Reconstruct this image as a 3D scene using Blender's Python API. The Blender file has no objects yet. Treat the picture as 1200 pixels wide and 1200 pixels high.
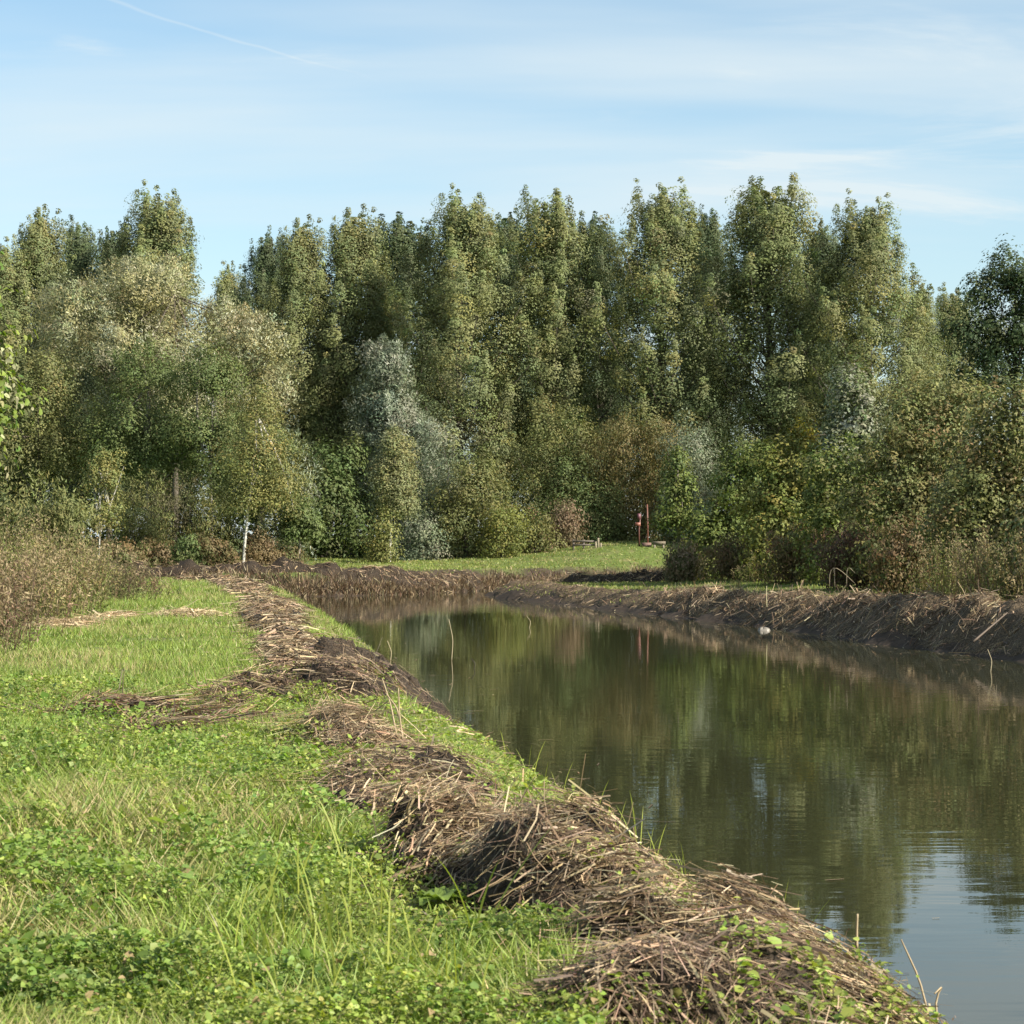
import bpy, math, random
import numpy as np

# ------------------------------------------------------------------ camera, sky, sun, exposure
scene = bpy.context.scene
CAM_Z = 2.7
cam_data = bpy.data.cameras.new("camera")
cam = bpy.data.objects.new("camera", cam_data)
scene.collection.objects.link(cam)
scene.camera = cam
cam_data.sensor_width = 24.0
cam_data.sensor_height = 24.0
cam_data.lens = 50.0
cam_data.clip_start = 0.1
cam_data.clip_end = 6000.0
cam.location = (0.0, 0.0, CAM_Z)
cam.rotation_euler = (math.radians(90.0 + 0.687), 0.0, 0.0)
cam_data.dof.use_dof = True
cam_data.dof.focus_distance = 34.0
cam_data.dof.aperture_fstop = 8.0

SUN_EL = 34.0
SUN_AZ = 117.0           # degrees clockwise from +Y (the view direction): right and a little behind
_e, _a = math.radians(SUN_EL), math.radians(SUN_AZ)
SUN_DIR = np.array([math.sin(_a) * math.cos(_e), math.cos(_a) * math.cos(_e), math.sin(_e)])

sun_data = bpy.data.lights.new("sun", 'SUN')
sun_data.energy = 4.6
sun_data.angle = math.radians(0.53)
sun_data.color = (1.0, 0.93, 0.82)
sun = bpy.data.objects.new("sun", sun_data)
scene.collection.objects.link(sun)
from mathutils import Vector
sun.rotation_euler = Vector(SUN_DIR).to_track_quat('Z', 'Y').to_euler()

world = bpy.data.worlds.new("World")
scene.world = world
world.use_nodes = True
wn, wl = world.node_tree.nodes, world.node_tree.links
wn.clear()
w_out = wn.new('ShaderNodeOutputWorld')
w_bg = wn.new('ShaderNodeBackground')
w_bg.inputs['Strength'].default_value = 0.08
sky = wn.new('ShaderNodeTexSky')
sky.sky_type = 'NISHITA'
sky.sun_disc = False
sky.sun_elevation = _e
sky.sun_rotation = _a
sky.air_density = 1.0
sky.dust_density = 0.9
sky.ozone_density = 1.0
# thin cirrus: the view direction is projected on a flat layer high above and broken up with stretched noise
w_geo = wn.new('ShaderNodeTexCoord')
w_sep = wn.new('ShaderNodeSeparateXYZ')
wl.new(w_geo.outputs['Generated'], w_sep.inputs[0])


def wmath(op, a, b=None, c=None):
    n = wn.new('ShaderNodeMath')
    n.operation = op
    for i, v in enumerate((a, b, c)):
        if v is None:
            continue
        if isinstance(v, (int, float)):
            n.inputs[i].default_value = v
        else:
            wl.new(v, n.inputs[i])
    return n.outputs[0]


wz = wmath('ADD', wmath('MAXIMUM', w_sep.outputs['Z'], 0.0), 0.10)
wx = wmath('DIVIDE', w_sep.outputs['X'], wz)
wy = wmath('DIVIDE', w_sep.outputs['Y'], wz)
w_comb = wn.new('ShaderNodeCombineXYZ')
wl.new(wx, w_comb.inputs[0])
wl.new(wy, w_comb.inputs[1])


def wnoise(scale_xyz, rot, scale, detail, rough, distort, loc=(0, 0, 0)):
    m = wn.new('ShaderNodeMapping')
    m.inputs['Rotation'].default_value = (0, 0, math.radians(rot))
    m.inputs['Scale'].default_value = scale_xyz
    m.inputs['Location'].default_value = loc
    wl.new(w_comb.outputs[0], m.inputs[0])
    n = wn.new('ShaderNodeTexNoise')
    n.inputs['Scale'].default_value = scale
    n.inputs['Detail'].default_value = detail
    n.inputs['Roughness'].default_value = rough
    n.inputs['Distortion'].default_value = distort
    wl.new(m.outputs[0], n.inputs['Vector'])
    return n.outputs['Fac']


def wramp(v, a, b, lo=0.0, hi=1.0):
    n = wn.new('ShaderNodeMapRange')
    n.interpolation_type = 'SMOOTHSTEP'
    n.inputs['From Min'].default_value = a
    n.inputs['From Max'].default_value = b
    n.inputs['To Min'].default_value = lo
    n.inputs['To Max'].default_value = hi
    wl.new(v, n.inputs['Value'])
    return n.outputs[0]


veil = wramp(wnoise((0.42, 1.1, 1), 20, 1.0, 5, 0.5, 0.25, (8.1, 1.2, 0)), 0.38, 0.72, 0.06, 0.70)
wisps = wramp(wnoise((0.8, 1.7, 1), -34, 1.3, 8, 0.6, 0.6, (7.3, 5.5, 0)), 0.53, 0.80, 0.0, 0.78)
# an aircraft trail: a thin, slightly wavering line across the same layer
tr_a = np.array([-0.212, 0.97, 0.2552]); tr_b = np.array([-0.06, 0.98, 0.209])
A2 = tr_a[:2] / (tr_a[2] + 0.1); B2 = tr_b[:2] / (tr_b[2] + 0.1)
tdir = (B2 - A2) / np.linalg.norm(B2 - A2); tnor = np.array([-tdir[1], tdir[0]])
wob = wmath('MULTIPLY', wmath('SUBTRACT', wnoise((1, 1, 1), 0, 3.0, 3, 0.5, 0.0), 0.5), 0.07)
td = wmath('ADD', wmath('ADD', wmath('MULTIPLY', wx, float(tnor[0])), wmath('MULTIPLY', wy, float(tnor[1]))), wmath('ADD', wob, float(-A2 @ tnor)))
ts = wmath('ADD', wmath('ADD', wmath('MULTIPLY', wx, float(tdir[0])), wmath('MULTIPLY', wy, float(tdir[1]))), float(-A2 @ tdir))
_L = float(np.linalg.norm(B2 - A2))
trail = wmath('MULTIPLY', wramp(wmath('ABSOLUTE', td), 0.0, 0.008, 0.22, 0.0), wramp(ts, 0.55 * _L, 1.02 * _L, 1.0, 0.0))
low_veil = wramp(w_sep.outputs['Z'], 0.0, 0.30, 0.32, 0.0)
cl = wmath('MINIMUM', wmath('ADD', wmath('ADD', wmath('ADD', veil, wisps), trail), low_veil), 0.85)
w_mix = wn.new('ShaderNodeMixRGB')
w_mix.inputs['Color2'].default_value = (4.9, 4.75, 5.0, 1)
wl.new(cl, w_mix.inputs['Fac'])
wl.new(sky.outputs[0], w_mix.inputs['Color1'])
w_tint = wn.new('ShaderNodeMixRGB')
w_tint.blend_type = 'MULTIPLY'
w_tint.inputs['Fac'].default_value = 1.0
w_tint.inputs['Color2'].default_value = (0.86, 0.985, 0.965, 1)
wl.new(w_mix.outputs[0], w_tint.inputs['Color1'])
wl.new(w_tint.outputs[0], w_bg.inputs['Color'])
wl.new(w_bg.outputs[0], w_out.inputs[0])

scene.view_settings.view_transform = 'Standard'
scene.view_settings.look = 'None'
scene.view_settings.gamma = 1.0
scene.view_settings.use_curve_mapping = False
scene.view_settings.exposure = 1.27
scene.render.engine = 'CYCLES'
scene.cycles.max_bounces = 5
scene.cycles.diffuse_bounces = 3
scene.cycles.glossy_bounces = 3
scene.cycles.transmission_bounces = 4
scene.cycles.caustics_reflective = False
scene.cycles.caustics_refractive = False
scene.cycles.use_denoising = True
scene.cycles.denoiser = 'OPENIMAGEDENOISE'
scene.cycles.denoising_prefilter = 'ACCURATE'

# ------------------------------------------------------------------ helpers
C = scene.collection
UP = np.array([0.0, 0.0, 1.0])


def PX(px, d):
    """x of a point d metres ahead, seen px pixels along a 1200 pixel wide frame"""
    return (px - 600.0) / 2500.0 * d


def PZ(py, d):
    return CAM_Z + (630.0 - py) / 2500.0 * d


def smooth(a, b, v):
    t = np.clip((v - a) / (b - a), 0, 1)
    return t * t * (3 - 2 * t)


def _hash(ix, iy, s):
    h = (ix.astype(np.int64) * 374761393 + iy.astype(np.int64) * 668265263 + s * 974711) & 0x7fffffff
    h = (h ^ (h >> 13)) * 1274126177 & 0x7fffffff
    return ((h ^ (h >> 16)) & 0xffff) / 65535.0


def vnoise(x, y, s=0):
    x = np.asarray(x, float); y = np.asarray(y, float)
    ix, iy = np.floor(x), np.floor(y)
    fx, fy = x - ix, y - iy
    fx = fx * fx * (3 - 2 * fx); fy = fy * fy * (3 - 2 * fy)
    a = _hash(ix, iy, s); b = _hash(ix + 1, iy, s); c = _hash(ix, iy + 1, s); d = _hash(ix + 1, iy + 1, s)
    return (a * (1 - fx) + b * fx) * (1 - fy) + (c * (1 - fx) + d * fx) * fy


def fbm(x, y, s=0, o=4):
    v, a, t = 0.0, 0.5, 0.0
    for i in range(o):
        v = v + a * vnoise(x * 2 ** i + 17.3 * i, y * 2 ** i - 9.1 * i, s + i)
        t += a
        a *= 0.5
    return v / t


def norm(v):
    return v / np.maximum(np.linalg.norm(v, axis=-1, keepdims=True), 1e-9)


class Mesh:
    """collects vertices, faces (arrays of any face size) and a colour for each vertex"""

    def __init__(self):
        self.v, self.c, self.f, self.n = [], [], [], 0

    def add(self, v, faces, col):
        v = np.asarray(v, np.float32).reshape(-1, 3)
        col = np.asarray(col, np.float32)
        if col.ndim == 1:
            col = np.tile(col, (len(v), 1))
        self.v.append(v); self.c.append(col)
        for f in faces:
            f = np.asarray(f, np.int64)
            if len(f):
                self.f.append(f + self.n)
        self.n += len(v)

    def mesh(self, name, mat, smooth_shade=False):
        me = bpy.data.meshes.new(name)
        v = np.concatenate(self.v); c = np.concatenate(self.c)
        sizes = np.concatenate([np.full(len(f), f.shape[1], np.int32) for f in self.f])
        loops = np.concatenate([f.ravel() for f in self.f]).astype(np.int32)
        me.vertices.add(len(v)); me.vertices.foreach_set('co', v.ravel())
        me.loops.add(len(loops)); me.loops.foreach_set('vertex_index', loops)
        me.polygons.add(len(sizes))
        me.polygons.foreach_set('loop_start', np.concatenate([[0], np.cumsum(sizes)[:-1]]).astype(np.int32))
        me.polygons.foreach_set('loop_total', sizes)
        if smooth_shade:
            me.polygons.foreach_set('use_smooth', np.ones(len(sizes), bool))
        at = me.color_attributes.new('tint', 'FLOAT_COLOR', 'POINT')
        at.data.foreach_set('color', np.concatenate([c, np.ones((len(c), 1), np.float32)], 1).ravel())
        me.materials.append(mat)
        me.update()
        return me


def link(name, data, parent=None, loc=None, rot=None, scl=None):
    o = bpy.data.objects.new(name, data)
    C.objects.link(o)
    o.parent = parent
    if loc is not None: o.location = [float(q) for q in loc]
    if rot is not None: o.rotation_euler = [float(q) for q in rot]
    if scl is not None: o.scale = [float(q) for q in scl]
    return o


def tag(o, label=None, cat=None, group=None, kind=None):
    if label: o['label'] = label
    if cat: o['category'] = cat
    if group: o['group'] = group
    if kind: o['kind'] = kind
    return o


def ribbons(m, p, d, L, W, side, col, k=3, droop=0.0, tip=True, droop_dir=None, base_w=1.0):
    """N bent strips from p along d (length L, width W across `side`), bending by droop along droop_dir (default down)"""
    N = len(p)
    if N == 0: return
    L = np.broadcast_to(np.asarray(L, float), (N,)); W = np.broadcast_to(np.asarray(W, float), (N,))
    droop = np.broadcast_to(np.asarray(droop, float), (N,))
    dd = -UP if droop_dir is None else droop_dir
    dd = np.broadcast_to(dd, (N, 3))
    side = norm(side)
    rows = []
    for i in range(k + 1):
        t = i / k
        c = p + d * (L * t)[:, None] + dd * (droop * L * t * t)[:, None]
        if i == k and tip:
            rows.append(c[:, None, :])
        else:
            w = W * (base_w + (1 - base_w) * min(1, t * 2.5)) * ((1 - 0.55 * t * t) if tip else 1.0) * 0.5
            rows.append(np.stack([c - side * w[:, None], c + side * w[:, None]], 1))
    v = np.concatenate(rows, 1)
    per = v.shape[1]
    off = (np.arange(N) * per)[:, None]
    q, tr = [], []
    for i in range(k):
        if i == k - 1 and tip:
            tr.append(off + np.array([2 * i, 2 * i + 1, 2 * i + 2]))
        else:
            q.append(off + np.array([2 * i, 2 * i + 1, 2 * i + 3, 2 * i + 2]))
    faces = []
    if q: faces.append(np.concatenate(q))
    if tr: faces.append(np.concatenate(tr))
    m.add(v.reshape(-1, 3), faces, np.repeat(np.asarray(col), per, 0))


ROUND = (np.array([[0, 0, 0], [.25, .44, .10], [.66, .34, .07], [1, 0, -.10], [.66, -.34, .07], [.25, -.44, .10]]),
         [[0, 3, 2, 1], [0, 5, 4, 3]])
TRI = (np.array([[0, .5, 0], [0, -.5, 0], [1, 0, 0.04]]), [[0, 1, 2]])
RHOMB = (np.array([[0, 0, 0], [.48, .5, 0.05], [1, 0, 0], [.48, -.5, 0.05]]), [[0, 3, 2, 1]])


def leaves(m, tpl, p, axis, nor, L, W, col):
    N = len(p)
    if N == 0: return
    a = norm(axis)
    y = norm(np.cross(nor, a))
    z = np.cross(a, y)
    T, F = tpl
    L = np.broadcast_to(np.asarray(L, float), (N,)); W = np.broadcast_to(np.asarray(W, float), (N,))
    v = (p[:, None, :] + a[:, None, :] * (T[None, :, 0:1] * L[:, None, None])
         + y[:, None, :] * (T[None, :, 1:2] * W[:, None, None]) + z[:, None, :] * (T[None, :, 2:3] * L[:, None, None]))
    k = len(T)
    F = np.array(F)
    f = (np.arange(N) * k)[:, None, None] + F[None]
    m.add(v.reshape(-1, 3), [f.reshape(-1, F.shape[1])], np.repeat(col, k, 0))


def pal(rng, n, cols, var=0.18, weights=None):
    cols = np.asarray(cols, float)
    i = rng.choice(len(cols), n, p=weights)
    c = cols[i] * (1 + rng.normal(0, var, (n, 1))) * (1 + rng.normal(0, 0.05, (n, 3)))
    return np.clip(c, 0.004, 0.85)


def rdir(rng, n):
    return norm(rng.normal(size=(n, 3)))


def tube(m, pts, rad, col, sides=6, cap=False):
    pts = np.asarray(pts, float); rad = np.asarray(rad, float)
    n = len(pts)
    tan = norm(np.gradient(pts, axis=0))
    ref = np.array([1.0, 0.2, 0.05])
    u = norm(np.cross(tan, ref)); w = np.cross(tan, u)
    ang = np.linspace(0, 2 * math.pi, sides, endpoint=False)
    v = pts[:, None, :] + (u[:, None, :] * np.cos(ang)[None, :, None] + w[:, None, :] * np.sin(ang)[None, :, None]) * rad[:, None, None]
    i = np.arange(n - 1)[:, None]; j = np.arange(sides)[None]
    f = np.stack([i * sides + j, i * sides + (j + 1) % sides, (i + 1) * sides + (j + 1) % sides, (i + 1) * sides + j], -1).reshape(-1, 4)
    fs = [f]
    if cap:
        fs += [np.array([list(range((n - 1) * sides, n * sides))]), np.array([list(range(sides))[::-1]])]
    m.add(v.reshape(-1, 3), fs, col)


def box(m, lo, hi, col):
    x0, y0, z0 = lo; x1, y1, z1 = hi
    v = [(x0, y0, z0), (x1, y0, z0), (x1, y1, z0), (x0, y1, z0), (x0, y0, z1), (x1, y0, z1), (x1, y1, z1), (x0, y1, z1)]
    m.add(v, [np.array([[0, 3, 2, 1], [4, 5, 6, 7], [0, 1, 5, 4], [1, 2, 6, 5], [2, 3, 7, 6], [3, 0, 4, 7]])], col)


# ------------------------------------------------------------------ materials
def new_mat(name):
    mt = bpy.data.materials.new(name)
    mt.use_nodes = True
    mt.node_tree.nodes.clear()
    return mt, mt.node_tree.nodes, mt.node_tree.links


def leaf_material(name, transl=0.32, rough=0.5, spec=0.35):
    mt, n, l = new_mat(name)
    out = n.new('ShaderNodeOutputMaterial')
    at = n.new('ShaderNodeAttribute'); at.attribute_name = 'tint'
    pb = n.new('ShaderNodeBsdfPrincipled')
    pb.inputs['Roughness'].default_value = rough
    pb.inputs['Specular IOR Level'].default_value = spec
    l.new(at.outputs['Color'], pb.inputs['Base Color'])
    tl = n.new('ShaderNodeBsdfTranslucent')
    hs = n.new('ShaderNodeHueSaturation')
    hs.inputs['Saturation'].default_value = 1.15
    hs.inputs['Value'].default_value = 1.25
    l.new(at.outputs['Color'], hs.inputs['Color'])
    l.new(hs.outputs[0], tl.inputs['Color'])
    mx = n.new('ShaderNodeMixShader'); mx.inputs[0].default_value = transl
    l.new(pb.outputs[0], mx.inputs[1]); l.new(tl.outputs[0], mx.inputs[2])
    l.new(mx.outputs[0], out.inputs[0])
    return mt


def tinted_material(name, rough=0.85, spec=0.2, nscale=30.0, namt=0.5, bump=0.3, bdist=0.01):
    """colour from the tint attribute, broken up by noise"""
    mt, n, l = new_mat(name)
    out = n.new('ShaderNodeOutputMaterial')
    at = n.new('ShaderNodeAttribute'); at.attribute_name = 'tint'
    tc = n.new('ShaderNodeTexCoord')
    no = n.new('ShaderNodeTexNoise')
    no.inputs['Scale'].default_value = nscale; no.inputs['Detail'].default_value = 6
    l.new(tc.outputs['Object'], no.inputs['Vector'])
    mr = n.new('ShaderNodeMapRange')
    mr.inputs['From Min'].default_value = 0.3; mr.inputs['From Max'].default_value = 0.7
    mr.inputs['To Min'].default_value = 1 - namt; mr.inputs['To Max'].default_value = 1 + namt
    l.new(no.outputs['Fac'], mr.inputs['Value'])
    mul = n.new('ShaderNodeVectorMath'); mul.operation = 'SCALE'
    l.new(at.outputs['Color'], mul.inputs[0]); l.new(mr.outputs[0], mul.inputs['Scale'])
    pb = n.new('ShaderNodeBsdfPrincipled')
    pb.inputs['Roughness'].default_value = rough
    pb.inputs['Specular IOR Level'].default_value = spec
    l.new(mul.outputs[0], pb.inputs['Base Color'])
    bp = n.new('ShaderNodeBump'); bp.inputs['Strength'].default_value = bump; bp.inputs['Distance'].default_value = bdist
    l.new(no.outputs['Fac'], bp.inputs['Height']); l.new(bp.outputs[0], pb.inputs['Normal'])
    l.new(pb.outputs[0], out.inputs[0])
    return mt


M_LEAF = leaf_material('tree_leaves', 0.28, 0.6, 0.2)
M_WILLOW = leaf_material('willow_leaves', 0.25, 0.45, 0.4)
M_GRASS = leaf_material('grass_blades', 0.38, 0.5, 0.3)
M_STRAW = leaf_material('dry_reed', 0.18, 0.6, 0.25)
M_BARK = tinted_material('bark', nscale=8, namt=0.45, bump=0.6, bdist=0.03)
M_SOIL = tinted_material('mud', rough=0.8, spec=0.25, nscale=26, namt=0.75, bump=1.0, bdist=0.06)
M_GROUND = tinted_material('earth', rough=0.9, nscale=5, namt=0.4, bump=0.5, bdist=0.05)
M_WOOD = tinted_material('weathered_wood', nscale=20, namt=0.35)
M_PAINT = tinted_material('painted_metal', rough=0.5, spec=0.4, nscale=12, namt=0.25)
M_PLASTIC = tinted_material('pale_plastic', rough=0.4, spec=0.4, nscale=9, namt=0.15)


def water_material():
    mt, n, l = new_mat('canal_water')
    out = n.new('ShaderNodeOutputMaterial')
    pb = n.new('ShaderNodeBsdfPrincipled')
    pb.inputs['Base Color'].default_value = (0.027, 0.028, 0.013, 1)
    pb.inputs['Roughness'].default_value = 0.012
    pb.inputs['IOR'].default_value = 1.333
    tc = n.new('ShaderNodeTexCoord')

    def wave(scale, sc, rot, detail, dist=0.0):
        mp = n.new('ShaderNodeMapping')
        mp.inputs['Scale'].default_value = sc
        mp.inputs['Rotation'].default_value = (0, 0, math.radians(rot))
        l.new(tc.outputs['Object'], mp.inputs[0])
        no = n.new('ShaderNodeTexNoise')
        no.inputs['Scale'].default_value = scale; no.inputs['Detail'].default_value = detail
        no.inputs['Roughness'].default_value = 0.5; no.inputs['Distortion'].default_value = dist
        l.new(mp.outputs[0], no.inputs['Vector'])
        return no.outputs['Fac']

    a = wave(2.6, (0.22, 1.0, 1), 6, 2)
    b = wave(7.0, (0.35, 1.0, 1), -8, 2)
    gust = wave(0.10, (0.6, 1.0, 1), 10, 3)
    g = n.new('ShaderNodeMapRange')
    g.inputs['From Min'].default_value = 0.38; g.inputs['From Max'].default_value = 0.62
    g.inputs['To Min'].default_value = 0.35; g.inputs['To Max'].default_value = 1.0
    l.new(gust, g.inputs['Value'])
    ad = n.new('ShaderNodeMath'); ad.operation = 'MULTIPLY_ADD'; ad.inputs[1].default_value = 0.22
    l.new(b, ad.inputs[0]); l.new(a, ad.inputs[2])
    hm = n.new('ShaderNodeMath'); hm.operation = 'MULTIPLY'
    l.new(ad.outputs[0], hm.inputs[0]); l.new(g.outputs[0], hm.inputs[1])
    bp = n.new('ShaderNodeBump'); bp.inputs['Strength'].default_value = 1.0; bp.inputs['Distance'].default_value = 0.0033
    l.new(hm.outputs[0], bp.inputs['Height'])
    l.new(bp.outputs[0], pb.inputs['Normal'])
    l.new(pb.outputs[0], out.inputs[0])
    return mt


M_WATER = water_material()

# ------------------------------------------------------------------ the canal and the terrain
LEFT = [(6.5, -30), (4.2, -4), (3.0, 5), (2.4, 9), (2.05, 11.5), (1.75, 13.5), (1.35, 16.3), (0.78, 20), (.05, 24), (-.8, 27.2),
        (-1.0, 30.0), (-1.75, 35), (-2.4, 42.5), (-3.7, 54), (-5.2, 64), (-7.0, 75), (-9.0, 85), (-16, 90), (-45, 94), (-110, 100)]
FAR = [(-110, 114), (-45, 104), (-18, 98), (-9.8, 97), (-5, 101), (-1, 110), (4, 116), (14, 124), (50, 138), (120, 160)]
RIGHT = [(120, 150), (50, 128), (14, 114), (4, 108), (0, 105), (-1.3, 102.5), (-1.0, 98), (.7, 90), (3.0, 81), (5.1, 74), (7.4, 64.5),
         (8.9, 56), (10.0, 50.5), (11.2, 46.5), (14, 38), (17, 28), (20, 15), (26, -30)]


def dens(pl, step=1.4, jit=0.0, seed=0):
    out = []
    r = np.random.default_rng(seed)
    for (x0, y0), (x1, y1) in zip(pl[:-1], pl[1:]):
        n = max(1, int(math.hypot(x1 - x0, y1 - y0) / step)) if abs(x0) < 30 and abs(x1) < 30 else 1
        for i in range(n):
            t = i / n
            out.append((x0 + (x1 - x0) * t + r.normal(0, jit) * (n > 1), y0 + (y1 - y0) * t + r.normal(0, jit) * (n > 1)))
    out.append(pl[-1])
    return out


L2, F2, R2 = dens(LEFT, 1.3, 0.07, 1), dens(FAR, 1.5, 0.12, 2), dens(RIGHT, 1.5, 0.16, 3)
POLY = np.array(L2 + F2 + R2)
SIDE = np.array([0] * len(L2) + [1] * len(F2) + [2] * len(R2))


def canal(x, y):
    """signed distance to the waterline (positive on land) and which bank is nearest (0 left, 1 far, 2 right)"""
    x = np.asarray(x, float).ravel(); y = np.asarray(y, float).ravel()
    best = np.full(len(x), 1e18); idx = np.zeros(len(x), int); inside = np.zeros(len(x), bool)
    P0, P1 = POLY, np.roll(POLY, -1, 0)
    for i in range(len(P0)):
        ax, ay = P0[i]; bx, by = P1[i]
        ex, ey = bx - ax, by - ay
        t = np.clip(((x - ax) * ex + (y - ay) * ey) / (ex * ex + ey * ey + 1e-12), 0, 1)
        d2 = (x - ax - t * ex) ** 2 + (y - ay - t * ey) ** 2
        s = d2 < best
        best[s] = d2[s]; idx[s] = i
        if ay != by:
            cr = ((ay > y) != (by > y)) & (x < (bx - ax) * (y - ay) / (by - ay) + ax)
            inside ^= cr
    d = np.sqrt(best)
    return np.where(inside, -d, d), SIDE[idx]


def ground(x, y, full=False):
    x = np.asarray(x, float); y = np.asarray(y, float)
    shp = x.shape
    xr, yr = x.ravel(), y.ravel()
    d, s = canal(xr, yr)
    n1 = fbm(xr * 0.35, yr * 0.35, 5) - 0.5
    n2 = fbm(xr * 1.7, yr * 1.7, 9) - 0.5
    zl = 0.05 + 0.95 * smooth(-0.15, 1.75, d) + 0.16 * n1 + 0.10 * n2 * smooth(0, 1, d)
    zl = zl + 0.05 * smooth(4, 12, d)
    zr = 0.05 + np.interp(yr, [40, 46, 55, 65, 80, 105], [1.15, 1.05, 0.85, 0.60, 0.48, 0.46]) * smooth(-0.1, 1.5, d + 0.5 * n1) + 0.16 * n1 + 0.12 * n2 + np.interp(yr, [46, 80], [.25, .85]) * smooth(3, 20, d)
    zr = zr + 0.12 * np.exp(-((d - 2.0) / 0.9) ** 2) * (fbm(xr * .5, yr * .5, 21) * 1.6 - 0.3)
    zf = 0.05 + 1.0 * smooth(-0.1, 1.6, d + 0.4 * n1) + 0.2 * n1 + 0.08 * n2 + 0.35 * smooth(2, 26, d)
    z = np.where(s == 0, zl, np.where(s == 1, zf, zr))
    # the mown rise behind the far bank
    z = z + smooth(0.5, 6, d) * 1.35 * np.exp(-(((xr - 8.5) / 9.0) ** 2) - (((yr - 132) / 11.0) ** 2)) * (s != 0)
    zw = -1.1 * smooth(0, 2.5, -d) - 0.05
    z = np.where(d > 0, np.maximum(z, 0.03), zw + 0.0)
    # soften right at the waterline
    z = np.where((d > 0) & (d < 0.12), z * (d / 0.12) - 0.05 * (1 - d / 0.12), z)
    if full:
        return z.reshape(shp), d.reshape(shp), s.reshape(shp)
    return z.reshape(shp)


def axis_grid(spans):
    out = []
    for a, b, st in spans:
        out.append(np.arange(a, b, st))
    out.append([spans[-1][1]])
    return np.concatenate(out)


gx = axis_grid([(-1600, -200, 200), (-200, -40, 10), (-40, -14, 1.0), (-14, 14, 0.28), (14, 30, 0.8), (30, 200, 10), (200, 1600, 200)])
gy = axis_grid([(-300, -20, 20), (-20, 5, 1.0), (5, 34, 0.19), (34, 70, 0.4), (70, 125, 0.7), (125, 160, 1.2), (160, 300, 10), (300, 2400, 200)])
GXm, GYm = np.meshgrid(gx, gy)
GZ, GD, GS = ground(GXm, GYm, True)
nx_, ny_ = len(gx), len(gy)
soil = np.array([0.045, 0.032, 0.022]); turf = np.array([0.085, 0.115, 0.025]); dry = np.array([0.20, 0.15, 0.085])
gn = fbm(GXm * 0.6, GYm * 0.6, 31); gn2 = fbm(GXm * 2.3, GYm * 2.3, 33)
wet = 1 - smooth(0.2, 0.9, GD + (gn - 0.5) * 0.8)
wet_r = 1 - smooth(1.0, 2.0, GD + (gn - 0.5) * 1.5)
k_soil = np.where(GS == 0, wet, wet_r)
k_dry = smooth(0.55, 0.72, gn2) * 0.5
gc = turf[None, None] * (1 - k_dry[..., None]) + dry * k_dry[..., None]
gc = gc * (1 - k_soil[..., None]) + soil * k_soil[..., None]
_ground_exact, _canal_exact = ground, canal


def _lookup(x, y):
    i = np.clip(np.searchsorted(gx, x) - 1, 0, nx_ - 2); j = np.clip(np.searchsorted(gy, y) - 1, 0, ny_ - 2)
    return i, j, np.clip((x - gx[i]) / (gx[i + 1] - gx[i]), 0, 1), np.clip((y - gy[j]) / (gy[j + 1] - gy[j]), 0, 1)


def _bil(A, i, j, u, v):
    return (A[j, i] * (1 - u) + A[j, i + 1] * u) * (1 - v) + (A[j + 1, i] * (1 - u) + A[j + 1, i + 1] * u) * v


def ground(x, y):
    return _bil(GZ, *_lookup(np.asarray(x, float), np.asarray(y, float)))


def canal(x, y):
    i, j, u, v = _lookup(np.asarray(x, float), np.asarray(y, float))
    return _bil(GD, i, j, u, v), GS[j + (v > .5), i + (u > .5)]


gm = Mesh()
ii, jj = np.meshgrid(np.arange(ny_ - 1), np.arange(nx_ - 1), indexing='ij')
b0 = ii * nx_ + jj
gm.add(np.stack([GXm, GYm, GZ], -1).reshape(-1, 3), [np.stack([b0, b0 + 1, b0 + nx_ + 1, b0 + nx_], -1).reshape(-1, 4)], gc.reshape(-1, 3))
tag(link('ground', gm.mesh('ground', M_GROUND, True)), kind='structure', label='grassy earth banks and meadow along the canal')

wm = Mesh()
wm.add([(-130, -40, 0), (130, -40, 0), (130, 170, 0), (-130, 170, 0)], [np.array([[0, 1, 2, 3]])], (0.05, 0.05, 0.03))
tag(link('water', wm.mesh('water', M_WATER)), kind='structure', label='still brown canal water mirroring the trees')

# ------------------------------------------------------------------ tree builders
BARK = (0.10, 0.085, 0.065); PALE_BARK = (0.42, 0.40, 0.35)


def limb(rng, m, a, b, r0, r1, bow=0.12, sides=5, n=5, col=BARK):
    a = np.asarray(a, float); b = np.asarray(b, float)
    t = np.linspace(0, 1, n)[:, None]
    off = rng.normal(size=3) * np.linalg.norm(b - a) * bow
    off[2] = -abs(off[2]) * 0.5
    pts = a + (b - a) * t + off * (t * (1 - t) * 2)
    tube(m, pts, r0 + (r1 - r0) * t[:, 0], col, sides)
    return pts


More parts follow.
